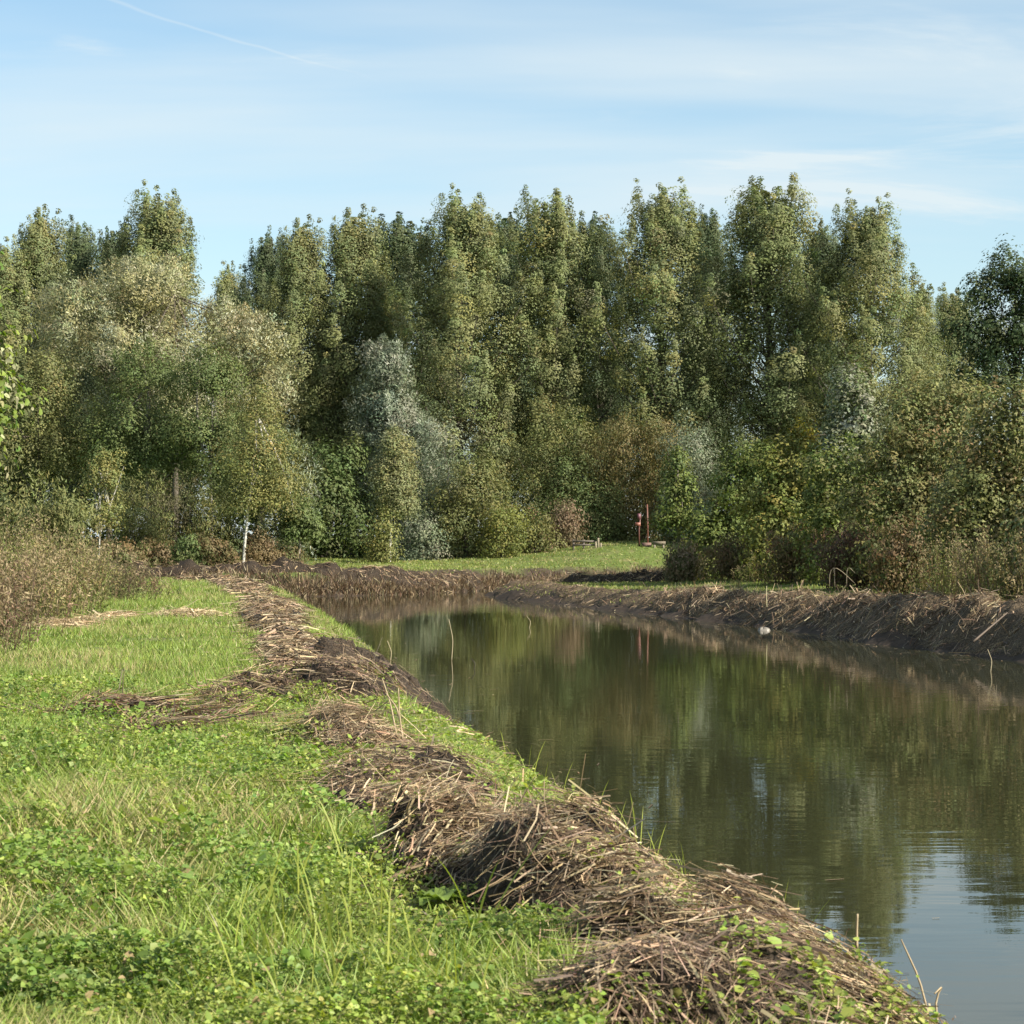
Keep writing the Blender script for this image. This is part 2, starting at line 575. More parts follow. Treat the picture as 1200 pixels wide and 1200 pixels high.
def foliage(rng, m, cen, rad, per, L, W, cols, weights=None, tpl=RHOMB, center=None, out_w=0.7, up_w=0.35, axis_mode='hang', var=0.10, flat=1.0):
    """leaves scattered round cluster centres; a leaf faces away from its cluster and hangs or reaches outwards"""
    M = len(cen)
    cnt = rng.poisson(per, M) if np.isscalar(per) else rng.poisson(per)
    ci = np.repeat(np.arange(M), cnt)
    n = len(ci)
    o = rng.normal(size=(n, 3)) * np.array([1, 1, flat])
    o = o / np.maximum(1, np.linalg.norm(o, axis=1, keepdims=True) / 1.6)
    p = cen[ci] + o * rad[ci][:, None]
    ctr = center if center is not None else np.zeros(3)
    gl = norm((p - ctr) * (np.array([1, 1, 0]) if center is None else 1.0))     # away from the stem or the middle of the lobe
    nor = norm(norm(o) * out_w * 1.0 + gl * 0.8 + rdir(rng, n) * 0.34 + UP * up_w)
    if axis_mode == 'hang':
        ax = rdir(rng, n) + np.array([0, 0, -0.55])
    elif axis_mode == 'up':
        ax = rdir(rng, n) * 0.55 + norm(o) * 0.4 + np.array([0, 0, 0.8])
    else:
        ax = gl * 0.5 + rdir(rng, n) * 0.6 + UP * 0.4
        nor = norm(gl * 0.9 + norm(o) * 0.4 + rdir(rng, n) * 0.45 + UP * 0.3)
    ax = ax - nor * (ax * nor).sum(1, keepdims=True) * 0.8
    cc = pal(rng, M, cols, 0.10, weights)     # each twig has a tone of its own
    col = np.clip(cc[ci] * (1 + rng.normal(0, var, (n, 1))), 0.004, 0.8)
    s = rng.uniform(0.7, 1.25, n)
    leaves(m, tpl, p, ax, nor, L * s, W * s, col)


def poplar_mesh(seed, H=25.0, wid=3.1, per=34, cols=None, leaf=0.125, low=0.14):
    rng = np.random.default_rng(seed)
    tr, cr = Mesh(), Mesh()
    zt = np.linspace(0, 1, 12)
    wob = np.cumsum(rng.normal(0, 0.12, (12, 2)), 0) * zt[:, None]
    pts = np.concatenate([wob, (zt * H * 0.97)[:, None]], 1)
    tube(tr, pts, 0.30 * (1 - zt) ** 0.8 + 0.025, BARK, 8)
    at = lambda t: np.array([np.interp(t, zt, pts[:, k]) for k in range(3)])
    nb = 84
    cen, rad, per_l = [], [], []
    for i in range(nb):
        t = low + (0.965 - low) * ((i + rng.uniform(-.4, .4)) / nb)
        t = min(max(t, low), 0.97)
        az = i * 2.39996 + rng.normal(0, 0.35)
        prof = (0.70 + 0.30 * math.sin(math.pi * min(1, (t - low) / 0.4) * 0.5)) if t < 0.48 else 1.0 - 0.74 * ((t - 0.48) / 0.52) ** 1.5
        ln = wid * prof * rng.uniform(0.62, 1.28) * 1.95
        ang = math.radians(rng.uniform(32, 58) * (1 - 0.45 * t))
        a = at(t * 0.97)
        h = np.array([math.cos(az), math.sin(az), 0])
        end = a + h * ln * math.sin(ang) + UP * ln * math.cos(ang)
        mid = a + (end - a) * 0.5 + h * ln * 0.09 - UP * ln * 0.05
        s = np.linspace(0, 1, 6)[:, None]
        br = a * (1 - s) ** 2 + 2 * mid * s * (1 - s) + (end + UP * ln * 0.12) * s ** 2
        tube(tr, br, np.linspace(0.075 * (1 - t) + 0.025, 0.01, 6), BARK, 4)
        nc = 5
        for q in range(nc):
            u = 0.28 + 0.72 * (q + rng.uniform(0, .6)) / nc
            c = a * (1 - u) ** 2 + 2 * mid * u * (1 - u) + (end + UP * ln * 0.12) * u ** 2
            cen.append(c + rng.normal(0, 0.30, 3)); rad.append(rng.uniform(0.46, 0.80) * (1.05 - 0.25 * u))
            per_l.append(per * rng.choice([0.35, 0.8, 1.1, 1.4]))
        # an upright leafy spire at the end of the limb
        for q in range(4):
            cen.append(end + UP * (0.2 + 0.46 * q) * rng.uniform(0.85, 1.15) + rng.normal(0, 0.06, 3)); rad.append(0.27 - 0.05 * q); per_l.append(per * (0.5 - 0.1 * q))
    for q in range(5):
        cen.append(at(0.93 + 0.018 * q) + UP * 0.12 * q); rad.append(0.34 - 0.05 * q); per_l.append(per * 0.7)
    foliage(rng, cr, np.array(cen), np.array(rad), np.array(per_l), leaf, leaf * 0.86, cols, tpl=TRI, flat=1.35, out_w=0.75, up_w=0.4)
    return tr.mesh('poplar_trunk', M_BARK), cr.mesh('poplar_crown', M_LEAF)


def bushy(rng, lobes, trunk_pts, trunk_r, per, clus_r, n_clus, L, W, cols, weights=None, axis_mode='hang', bark=BARK, shell=0.62, mat=None,
          stems=0, lump_amp=0.5, tpl=RHOMB, out_w=0.8, up_w=0.4, var=0.10, limbs=10, flat=1.0):
    """trunk (or several stems) with limbs into ellipsoid lobes; leaf clumps fill mostly the outside of every lobe"""
    tr, cr = Mesh(), Mesh()
    trunk_pts = np.asarray(trunk_pts, float)
    if stems == 0:
        k = np.linspace(0, 1, len(trunk_pts))
        tube(tr, trunk_pts, trunk_r * (1 - 0.75 * k), bark, 7)
    vol = np.array([l[3] * l[4] * l[5] for l in lobes]) ** (2 / 3)
    share = vol / vol.sum()
    for li, lb in enumerate(lobes):
        c = np.array(lb[:3]); r = np.array(lb[3:6])
        n = max(4, int(n_clus * share[li]))
        dirs = rdir(rng, n)
        dirs[:, 2] = np.where(dirs[:, 2] < -0.35, -dirs[:, 2] * 0.6, dirs[:, 2]) if stems == 0 else dirs[:, 2]
        dirs = norm(dirs)
        u = shell + (1.06 - shell) * rng.random(n) ** 0.7
        inner = rng.random(n) < 0.22
        u[inner] *= rng.uniform(0.3, 0.9, inner.sum())
        lump = 1.01 - lump_amp * .5 + lump_amp * vnoise(dirs[:, 0] * 2.8 + li * 7 + 40, dirs[:, 1] * 2.6 + dirs[:, 2] * 2.4 + 40, li)
        cen = c + dirs * r * (u * lump)[:, None]
        cen[:, 2] = np.maximum(cen[:, 2], 0.12)
        foliage(rng, cr, cen, clus_r * rng.uniform(0.7, 1.25, n), per * rng.choice([0.5, 0.9, 1.2, 1.4], n), L, W, cols, weights, tpl, c, out_w, up_w, axis_mode, var, flat)
        ns = max(1, n // 7)
        sdir = norm(dirs[:ns] * np.array([1, 1, .6]) + UP * rng.uniform(.1, .9, (ns, 1)))
        for f_ in (1.0, 1.12, 1.24):
            sc_ = c + sdir * r * (f_ * rng.uniform(.92, 1.06, ns))[:, None]
            sc_[:, 2] = np.maximum(sc_[:, 2], 0.12)
            foliage(rng, cr, sc_, clus_r * (1.35 - .75 * (f_ - .8) / .45) * np.ones(ns) * .6, per * .35 * np.ones(ns), L, W, cols, weights, tpl, c, out_w, up_w, axis_mode, var, flat)
        nl = max(2, int(limbs * share[li]))
        for q in rng.choice(n, min(nl, n), replace=False):
            if stems == 0:
                a = trunk_pts[int(len(trunk_pts) * rng.uniform(0.4, 0.95))]
            else:
                a = np.array([rng.normal(0, 0.16), rng.normal(0, 0.16), 0.0])
            d = np.linalg.norm(cen[q] - a)
            limb(rng, tr, a, cen[q], 0.012 * d + 0.012, 0.008, 0.10, 4, 5, bark)
    return tr, cr


def place(name, label, cat, group, loc, trunk, crown, rotz=0.0, scl=(1, 1, 1), crown_mat=None, trunk_name='trunk', crown_name='crown'):
    e = link(name, None, None, loc, (0, 0, rotz), scl)
    e.empty_display_size = 0.3
    tag(e, label, cat, group)
    if isinstance(trunk, Mesh): trunk = trunk.mesh(name + '_' + trunk_name, M_BARK, True)
    if isinstance(crown, Mesh): crown = crown.mesh(name + '_' + crown_name, crown_mat or M_LEAF)
    t_ = link(trunk_name, trunk, e)
    if trunk_name == 'stem': t_['kind'] = 'stuff'
    link(crown_name, crown, e)
    return e


# ------------------------------------------------------------------ the poplars
POP_A = [(0.185, 0.20, 0.082), (0.165, 0.185, 0.08), (0.21, 0.22, 0.088), (0.145, 0.168, 0.074), (0.20, 0.21, 0.084), (0.175, 0.195, 0.08), (0.19, 0.20, 0.082), (0.155, 0.178, 0.078), (0.16, 0.18, 0.078), (0.18, 0.20, 0.08), (0.17, 0.19, 0.08), (0.215, 0.21, 0.075)]
POP_SHADE = [(0.085, 0.11, 0.052), (0.075, 0.10, 0.05), (0.095, 0.118, 0.055), (0.105, 0.125, 0.056)]  # darkened leaf colours: the shade of the gaps between crowns, put into the colour
PV = [poplar_mesh(101, 25, 2.6, 200, POP_A), poplar_mesh(102, 25, 3.2, 200, POP_A), None,
      poplar_mesh(104, 25, 2.7, 200, POP_SHADE), poplar_mesh(105, 25, 3.4, 200, POP_A)]
GP = 'poplars in the row behind the meadow'
# x pixel of the tip, y pixel of the tip, distance, variant, width factor, label
ROW = [
    (2, 283, 146, 0, 0.85, 'poplar cut by the photo\'s left edge, farthest left of the row'),
    (46, 246, 148, 2, 0.84, 'poplar rising above the left end of the yellowish willow'),
    (92, 258, 164, 3, 0.66, 'slim poplar showing only its tip, left of the tallest left-hand poplar'),
    (128, 262, 160, 3, 0.60, 'narrow darker poplar tucked against the tallest left-hand poplar'),
    (182, 232, 144, 4, 0.92, 'tallest poplar of the left-hand group, right above the willow crown'),
    (268, 312, 172, 0, 0.62, 'small far poplar in the sky gap between the two poplar groups'),
    (306, 270, 158, 3, 0.66, 'slim dark poplar at the left end of the main poplar group'),
    (352, 258, 144, 2, 0.84, 'poplar second from the left in the main group'),
    (413, 246, 145, 0, 0.92, 'poplar standing behind the gap left of the silvery willow'),
    (480, 250, 160, 3, 1.05, 'dark poplar directly behind the silvery willow'),
    (541, 236, 140, 4, 0.98, 'broad sunlit poplar just right of the silvery willow'),
    (594, 246, 160, 3, 0.86, 'slender poplar between the broad sunlit poplar and the next wide one'),
    (652, 230, 143, 1, 0.92, 'wide poplar above the dark hollow in the shrubs'),
    (706, 250, 160, 3, 0.78, 'slim poplar with ragged right edge, left of a narrow sky slit'),
    (782, 228, 142, 4, 0.98, 'wide poplar above the brown-topped shrub'),
    (838, 243, 162, 3, 0.72, 'narrow dark poplar beside the tallest poplar'),
    (902, 213, 140, 1, 1.02, 'tallest poplar of the whole row, pointed crown over the right bank'),
    (960, 262, 164, 3, 0.76, 'lower slim poplar squeezed between the tallest and the last broad poplar'),
    (1020, 244, 138, 4, 0.92, 'last broad poplar at the right end of the main group'),
    (1078, 334, 178, 2, 0.80, 'far low poplar just right of the last broad poplar'),
    (1118, 338, 184, 0, 0.85, 'far low poplar next to the dark tree on the right edge'),
]
_pr = np.random.default_rng(7)
first = {}


PV[2] = PV[0]


def place_copy(name, label, cat, group, loc, key, trunk, crown, rotz, scl):
    if key not in first:
        first[key] = place(name, label, cat, group, loc, trunk, crown, rotz, scl)
        return first[key]
    src = first[key]
    e = src.copy(); C.objects.link(e)
    e.location = [float(q) for q in loc]; e.rotation_euler = (0, 0, rotz); e.scale = scl
    tag(e, label, cat, group)
    for ch in list(src.children):
        c = ch.copy(); C.objects.link(c); c.parent = e
    return e


for (tx, ty, d, v, wf, lab) in ROW:
    x = PX(tx, d); zg = float(ground(np.array([x]), np.array([float(d)]))[0])
    h = PZ(ty, d) - zg
    s = h / 25.3
    place_copy('poplar_tree', lab, 'poplar tree', GP, (x, d, zg - 0.1), v, *PV[v], _pr.uniform(0, 6.28), (1.26 * wf * s, 1.26 * wf * s, s))
for i, tx in enumerate(np.linspace(-40, 1070, 26)):
    d = _pr.uniform(170, 186); x = PX(tx + _pr.normal(0, 12), d)
    if 245 < tx < 300: continue
    v = 3  # rear trees all take the crown with shade in its colour
    h = _pr.uniform(15.5, 19.0)
    place_copy('poplar_tree', 'poplar in the rear row, showing in gaps between the front poplars', 'poplar tree',
               'poplars in the rear row', (x, d, 1.5), v, *PV[v], _pr.uniform(0, 6.28), (1.05 * h / 25, 1.05 * h / 25, h / 25))

# dark thicket under and behind the poplars, one mass
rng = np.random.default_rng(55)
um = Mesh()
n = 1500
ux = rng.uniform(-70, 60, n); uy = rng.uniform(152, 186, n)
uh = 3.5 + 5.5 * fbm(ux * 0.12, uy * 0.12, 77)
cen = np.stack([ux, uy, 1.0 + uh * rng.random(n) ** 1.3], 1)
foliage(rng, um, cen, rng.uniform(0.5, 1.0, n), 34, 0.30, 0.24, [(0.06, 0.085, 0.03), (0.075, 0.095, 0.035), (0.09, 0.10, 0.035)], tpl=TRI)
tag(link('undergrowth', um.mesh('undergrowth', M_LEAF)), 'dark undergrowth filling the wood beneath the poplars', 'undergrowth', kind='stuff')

# ------------------------------------------------------------------ trees and shrubs in front of the poplars
GREEN = [(0.105, 0.135, 0.045), (0.09, 0.12, 0.042), (0.12, 0.15, 0.05), (0.135, 0.16, 0.055)]
OLIVE = [(0.16, 0.165, 0.06), (0.14, 0.15, 0.055), (0.185, 0.18, 0.065), (0.12, 0.135, 0.05)]
SILVER = [(0.20, 0.225, 0.15), (0.17, 0.20, 0.13), (0.23, 0.24, 0.16), (0.14, 0.17, 0.10)]
WILL = [(0.30, 0.285, 0.14), (0.27, 0.265, 0.135), (0.33, 0.30, 0.14), (0.23, 0.24, 0.125), (0.28, 0.285, 0.175)]
BIRCH = [(0.20, 0.195, 0.065), (0.165, 0.175, 0.06), (0.23, 0.21, 0.07), (0.13, 0.15, 0.05)]
BROWN = [(0.165, 0.115, 0.055), (0.14, 0.10, 0.048), (0.19, 0.14, 0.07), (0.12, 0.11, 0.045), (0.105, 0.12, 0.04)]
LUSH = [(0.135, 0.165, 0.04), (0.115, 0.145, 0.038), (0.165, 0.185, 0.048), (0.09, 0.12, 0.035)]
GT = 'trees and shrubs along the meadow edge'


def gz(x, y):
    return float(ground(np.array([float(x)]), np.array([float(y)]))[0])


def put(name, label, cat, px, d, lobes_px, seed, cols, per=26, n_clus=120, clus=0.45, L=0.22, W=0.16, axis='hang', trunk_h=None, trunk_r=0.12,
        stems=0, bark=BARK, group=GT, mat=None, depth=0.9, lean=0.0, base=None, **kw):
    """lobes_px: (cx, cy, half width, half height) in the 1200 pixel frame at distance d, turned into metres round the base"""
    rng = np.random.default_rng(seed)
    if d > 60:          # far leaves are small: more and finer ones
        f_ = 1.75 if d > 100 else 1.55
        per *= f_; L *= 1.03 / math.sqrt(f_); W *= 1.03 / math.sqrt(f_); kw.setdefault('tpl', TRI)
    x = PX(px, d); z0 = gz(x, d) if base is None else base
    k = d / 2500.0
    lob = []
    for q in lobes_px:
        cx, cy, hw, hh = q[:4]
        dy = q[4] if len(q) > 4 else 0.0
        lob.append(((cx - px) * k, dy, PZ(cy, d) - z0, hw * k, hw * k * depth, hh * k))
    if stems:
        wmax = max(abs(l[0]) + l[3] for l in lob)
        hm = max(l[2] for l in lob)
        for q in (-.5, 0.05, .55):
            lob.append((q * wmax, rng.uniform(-.25, .2) * wmax * depth, hm * .28, wmax * .5, wmax * .45 * depth, hm * .42))
        n_clus = int(n_clus * 1.35)
    top = max(l[2] for l in lob) if trunk_h is None else trunk_h
    t = np.linspace(0, 1, 7)
    tp = np.stack([lean * t + 0.05 * np.sin(t * 5 + seed), 0.05 * np.cos(t * 4), t * top], 1)
    tr, cr = bushy(rng, lob, tp, trunk_r, per, clus, n_clus, L, W, cols, axis_mode=axis, bark=bark, stems=stems, **kw)
    return place(name, label, cat, group, (x, d, z0 - 0.03), tr, cr, 0.0, (1, 1, 1), mat, 'stem' if stems else 'trunk', 'foliage' if stems else 'crown')


# the big yellowish willow on the left
put('willow_tree', 'huge yellowish grey willow with billowing crown in front of the left-hand poplars', 'willow tree', 205, 138,
    [(92, 385, 52, 52), (165, 345, 60, 42), (235, 395, 55, 48), (300, 420, 42, 46, -1), (322, 490, 30, 60, -1), (70, 430, 34, 30), (150, 420, 55, 45, -1.5), (215, 450, 60, 50, -1.0),
     (190, 500, 90, 60, 1), (270, 480, 45, 50)], 301, WILL, per=45, n_clus=950, clus=0.5, L=0.27, W=0.09, axis='out', trunk_r=0.24, mat=M_WILLOW, limbs=60, shell=0.72, var=0.12, lump_amp=0.2)
put('alder_tree', 'rounded dark green tree at far left below the willow', 'tree', 45, 126,
    [(40, 490, 52, 62), (15, 540, 45, 50), (90, 540, 48, 50), (60, 440, 26, 26)], 302, OLIVE, per=40, n_clus=330, clus=0.5, L=0.17, W=0.13)
put('alder_tree', 'green alder with thin pale trunk in front of the willow\'s middle', 'tree', 173, 124,
    [(172, 450, 42, 46), (160, 510, 52, 45), (195, 545, 48, 40), (135, 545, 40, 36)], 303, GREEN, per=40, n_clus=330, clus=0.46, L=0.16, W=0.13, bark=(0.2, 0.18, 0.15))
put('alder_tree', 'dark green alder between the middle alder and the leaning birch', 'tree', 248, 122,
    [(247, 455, 34, 46), (240, 520, 44, 42), (262, 555, 38, 36)], 304, GREEN, per=46, n_clus=260, clus=0.46, L=0.16, W=0.13, bark=(0.2, 0.18, 0.15))
put('birch_tree', 'pale birch with thin leaning white trunk beside the brown bush', 'birch tree', 285, 111,
    [(300, 490, 26, 38), (302, 540, 44, 42), (300, 590, 50, 34), (330, 575, 28, 36)], 305, BIRCH, per=32, n_clus=330, clus=0.38, L=0.14, W=0.10, bark=PALE_BARK, trunk_r=0.085, lean=0.75, limbs=16)
put('willow_shrub', 'grey green willow bush behind the leaning birch, right of it', 'shrub', 335, 116,
    [(338, 560, 26, 48), (345, 590, 20, 36), (322, 520, 18, 30)], 306, OLIVE[:2] + SILVER[1:2], per=34, n_clus=150, clus=0.40, L=0.30, W=0.07, axis='out', stems=6, mat=M_WILLOW)
put('birch_tree', 'small pale birch sapling above the left bank weeds', 'birch tree', 116, 110,
    [(118, 570, 24, 34), (114, 610, 34, 28), (130, 545, 14, 20)], 307, BIRCH, per=24, n_clus=130, clus=0.28, L=0.15, W=0.11, bark=PALE_BARK, trunk_r=0.05, limbs=12)
for i, (px, d, tw, top, lab) in enumerate([
        (20, 84, 40, 560, 'upright olive shrub behind the weeds at the far left'),
        (68, 80, 34, 575, 'olive shrub left of the small birch sapling'),
        (165, 116, 32, 560, 'olive shrub just right of the small birch sapling'),
        (205, 118, 36, 552, 'upright olive shrub in the middle of the left scrub'),
        (250, 117, 30, 566, 'olive shrub left of the leaning birch')]):
    put('olive_shrub', lab, 'shrub', px, d, [(px, (top + 655) / 2, tw, (655 - top) / 2), (px - tw * .5, 620, tw * .6, 34), (px + tw * .5, 625, tw * .6, 34)], 320 + i, OLIVE if i != 3 else [(0.10, 0.09, 0.045), (0.09, 0.09, 0.04), (0.12, 0.105, 0.05)],
        per=30, n_clus=110, clus=0.36, L=0.22, W=0.075, axis='up', stems=8, shell=0.4)
for i, (px, d, w, top, lab, cols) in enumerate([
        (140, 109, 26, 636, 'low reddish brown bramble at the left start of the hedge', BROWN),
        (180, 110, 26, 636, 'low brown bramble in the hedge below the olive shrubs', BROWN),
        (215, 110, 24, 632, 'green bramble bush in the low hedge', GREEN),
        (248, 110, 24, 633, 'brown and green bramble left of the leaning birch trunk', BROWN),
        (303, 112, 20, 630, 'rounded reddish brown bush right beside the leaning birch trunk', BROWN[:3]),
        (333, 113, 16, 648, 'small brownish bush left of the staked tree', BROWN)]):
    put('bramble_bush', lab, 'bush', px, d, [(px, (top + 668) / 2, w, (668 - top) / 2 + 2), (px + w * .6, 655, w * .6, 12)], 340 + i, cols, per=34, n_clus=70, clus=0.26, L=0.15, W=0.10, axis='up', stems=6, shell=0.35, group='low bushes of the hedge')
put('young_tree', 'small dark tree with a straight pale trunk at the meadow edge', 'tree', 351, 113,
    [(350, 610, 20, 26), (338, 628, 14, 16), (362, 625, 13, 16)], 350, GREEN, per=26, n_clus=90, clus=0.32, L=0.18, W=0.14, bark=(0.30, 0.27, 0.22), trunk_r=0.10)

# behind the meadow, centre
put('dark_shrub', 'deeply shaded dark shrub in the hollow left of the silvery willow', 'shrub', 385, 132,
    [(385, 590, 34, 50), (400, 540, 26, 40), (365, 625, 26, 26), (420, 630, 26, 26)], 360, GREEN[:2], per=28, n_clus=150, clus=0.5, L=0.26, W=0.2, stems=5)  # only the darker greens: deep shade of the wood behind, painted as leaf colour
put('willow_tree', 'tall silvery green willow with pointed top at centre left', 'willow tree', 470, 134,
    [(452, 438, 24, 38), (452, 492, 37, 48), (470, 535, 42, 50), (468, 585, 47, 48), (478, 622, 42, 28)], 361, SILVER, per=64, n_clus=460, clus=0.44, L=0.26, W=0.10, axis='out', trunk_r=0.16, mat=M_WILLOW, limbs=30, shell=0.55, lump_amp=0.25)
put('birch_tree', 'yellowish birch with slim white trunk in front of the silvery willow', 'birch tree', 457, 124,
    [(466, 535, 17, 28), (464, 568, 25, 30), (467, 595, 22, 18)], 362, [(0.21, 0.215, 0.10), (0.19, 0.20, 0.095), (0.23, 0.22, 0.09), (0.17, 0.185, 0.08)], per=32, n_clus=300, clus=0.40, L=0.15, W=0.11, bark=PALE_BARK, trunk_r=0.09, lean=0.3, limbs=14)
for i, (px, d, lobes, lab, cols, kw) in enumerate([
        (448, 122, [(447, 625, 14, 24)], 'small pale shrub at the foot of the yellowish birch', BIRCH, {}),
        (518, 131, [(515, 530, 26, 46), (522, 575, 30, 46), (510, 610, 30, 30)], 'grey green willow bush leaning on the silvery willow\'s right side', SILVER[1:], {}),
        (490, 127, [(490, 625, 28, 26), (505, 635, 20, 16)], 'grey green bush right of the yellowish birch', SILVER[1:], {}),
        (548, 128, [(545, 575, 34, 42), (560, 560, 26, 34), (575, 590, 32, 40), (535, 610, 30, 30)], 'broad olive shrub right of the silvery willow', OLIVE, {}),
        (590, 126, [(590, 615, 24, 20), (598, 605, 14, 12)], 'yellow green bush in front of the broad olive shrub', [(0.2, 0.2, 0.05), (0.16, 0.17, 0.05), (0.12, 0.14, 0.04)], {}),
        (625, 128, [(622, 620, 26, 20), (610, 632, 16, 10)], 'low brownish olive bush at the meadow edge', OLIVE + BROWN[:1], {}),
        (662, 130, [(660, 610, 18, 22), (668, 618, 12, 12)], 'small tan shrub with upright twigs left of the wooden fence', [(0.22, 0.16, 0.10), (0.18, 0.13, 0.08), (0.14, 0.12, 0.06)], {}),
        (652, 134, [(645, 500, 40, 36), (680, 520, 36, 34), (630, 545, 26, 34)], 'tall olive hawthorn above the dark hollow', OLIVE, {}),
        (668, 133, [(665, 575, 40, 42), (700, 590, 30, 34), (640, 600, 22, 24)], 'dark green shrub filling the shaded hollow', GREEN[:2], {}),
        (752, 133.5, [(745, 515, 52, 28), (715, 535, 32, 26), (785, 530, 32, 34), (750, 565, 40, 34), (735, 600, 30, 28)], 'wide shrub with a brownish top below the poplars', [(0.17, 0.14, 0.055), (0.14, 0.125, 0.05), (0.12, 0.12, 0.045), (0.19, 0.15, 0.06)], {}),
        (808, 130, [(808, 530, 30, 40), (815, 570, 26, 40), (795, 600, 24, 30)], 'grey green willow shrub left of the lush bank bushes', SILVER[1:], {}),
        (720, 132.5, [(722, 605, 20, 26), (700, 615, 16, 18)], 'light olive bush behind the wooden fence', OLIVE, {}),
        (793, 130, [(790, 600, 18, 32), (795, 570, 18, 30)], 'green bush behind the red post', GREEN, {})]):
    put('meadow_shrub', lab, 'shrub', px, d, lobes, 370 + i, cols, per=28, n_clus=int(30 + sum(l[2] * l[3] for l in lobes) * 0.055), clus=0.45, L=0.19, W=0.11, axis='up' if i in (6, 9) else 'hang', stems=7, shell=0.45, **kw)

# right bank
GR = 'trees and bushes on the right bank'
put('young_tree', 'slim sapling with thin trunk standing apart on the right bank', 'tree', 794, 98,
    [(792, 580, 20, 32), (785, 612, 16, 20), (800, 608, 15, 22), (793, 545, 9, 18)], 390, LUSH, per=24, n_clus=110, clus=0.30, L=0.15, W=0.12, trunk_r=0.06, bark=(0.22, 0.19, 0.16), group=GR)
put('leafy_bush', 'lush green bush leftmost on the right bank', 'bush', 862, 98,
    [(872, 575, 36, 44), (856, 620, 26, 38), (893, 615, 34, 46), (885, 545, 24, 28)], 391, LUSH, per=27, n_clus=380, clus=0.36, L=0.17, W=0.14, stems=9, group=GR, shell=0.5)
put('leafy_bush', 'green bush with yellow leafy tips, second on the right bank', 'bush', 938, 92,
    [(935, 570, 50, 54), (915, 610, 44, 50), (965, 615, 50, 52), (945, 525, 28, 30), (905, 560, 30, 40)], 392, [(0.19, 0.195, 0.05), (0.16, 0.175, 0.045), (0.13, 0.16, 0.04), (0.23, 0.21, 0.055)], per=27, n_clus=380, clus=0.36, L=0.17, W=0.14, stems=9, group=GR, shell=0.5)
put('young_tree', 'yellow leaved sapling rising from the second right bank bush', 'tree', 948, 93,
    [(938, 512, 10, 16), (950, 520, 9, 18), (985, 510, 7, 12)], 393, [(0.33, 0.27, 0.05), (0.28, 0.24, 0.05), (0.2, 0.2, 0.05)], per=20, n_clus=34, clus=0.22, L=0.14, W=0.11, trunk_r=0.04, group=GR)
put('white_poplar', 'young pale leaved poplar sticking up among the right bank bushes', 'tree', 1002, 91,
    [(998, 465, 22, 36), (1008, 505, 34, 36), (990, 540, 30, 34), (1020, 540, 28, 30)], 394, [(0.20, 0.215, 0.13), (0.15, 0.175, 0.085), (0.12, 0.15, 0.06), (0.26, 0.27, 0.2)], per=26, n_clus=230, clus=0.34, L=0.18, W=0.15, trunk_r=0.08, group=GR)
put('leafy_bush', 'big green bush below the young pale poplar', 'bush', 1015, 85,
    [(1010, 575, 54, 56), (990, 620, 46, 54), (1050, 610, 50, 62), (1030, 540, 40, 40), (975, 560, 34, 44)], 395, LUSH + OLIVE[:1], per=27, n_clus=400, clus=0.35, L=0.16, W=0.13, stems=9, group=GR, shell=0.5)
put('leafy_bush', 'tall olive bush right of the young pale poplar', 'bush', 1090, 77,
    [(1085, 510, 56, 62), (1060, 570, 54, 64), (1120, 580, 60, 66), (1100, 640, 66, 50), (1125, 475, 36, 40), (1150, 530, 40, 60), (1060, 490, 24, 40)], 396, OLIVE + [(0.21, 0.18, 0.07), (0.17, 0.15, 0.06)], per=27, n_clus=560, clus=0.34, L=0.16, W=0.12, stems=10, group=GR, shell=0.5)
put('leafy_bush', 'tall olive bush cut by the right edge of the photo', 'bush', 1180, 66,
    [(1175, 530, 56, 70), (1155, 600, 54, 74), (1215, 600, 60, 90), (1200, 500, 40, 46), (1170, 660, 60, 40)], 397, OLIVE + [(0.19, 0.15, 0.07)], per=27, n_clus=560, clus=0.32, L=0.15, W=0.11, stems=10, group=GR, shell=0.5)
put('broadleaf_tree', 'dark rounded tree in shade at the right edge above the bushes', 'tree', 1190, 120,
    [(1195, 335, 36, 44), (1150, 350, 26, 28), (1140, 400, 28, 34), (1185, 410, 50, 60), (1230, 380, 50, 80), (1165, 460, 44, 46), (1120, 395, 14, 18)], 398, [(0.065, 0.09, 0.036), (0.055, 0.08, 0.034), (0.08, 0.10, 0.04)], per=34, n_clus=420, clus=0.42, L=0.22, W=0.17, trunk_r=0.3, group=GR, limbs=24)  # leaf colours darkened to carry the shade this tree stands in
put('leafy_bush', 'bush rooted beyond the right edge of the photo on the right bank', 'bush', 1290, 54,
    [(1290, 540, 60, 80), (1265, 610, 60, 70), (1320, 600, 60, 80)], 399, OLIVE, per=34, n_clus=300, clus=0.32, L=0.16, W=0.12, stems=8, group=GR)
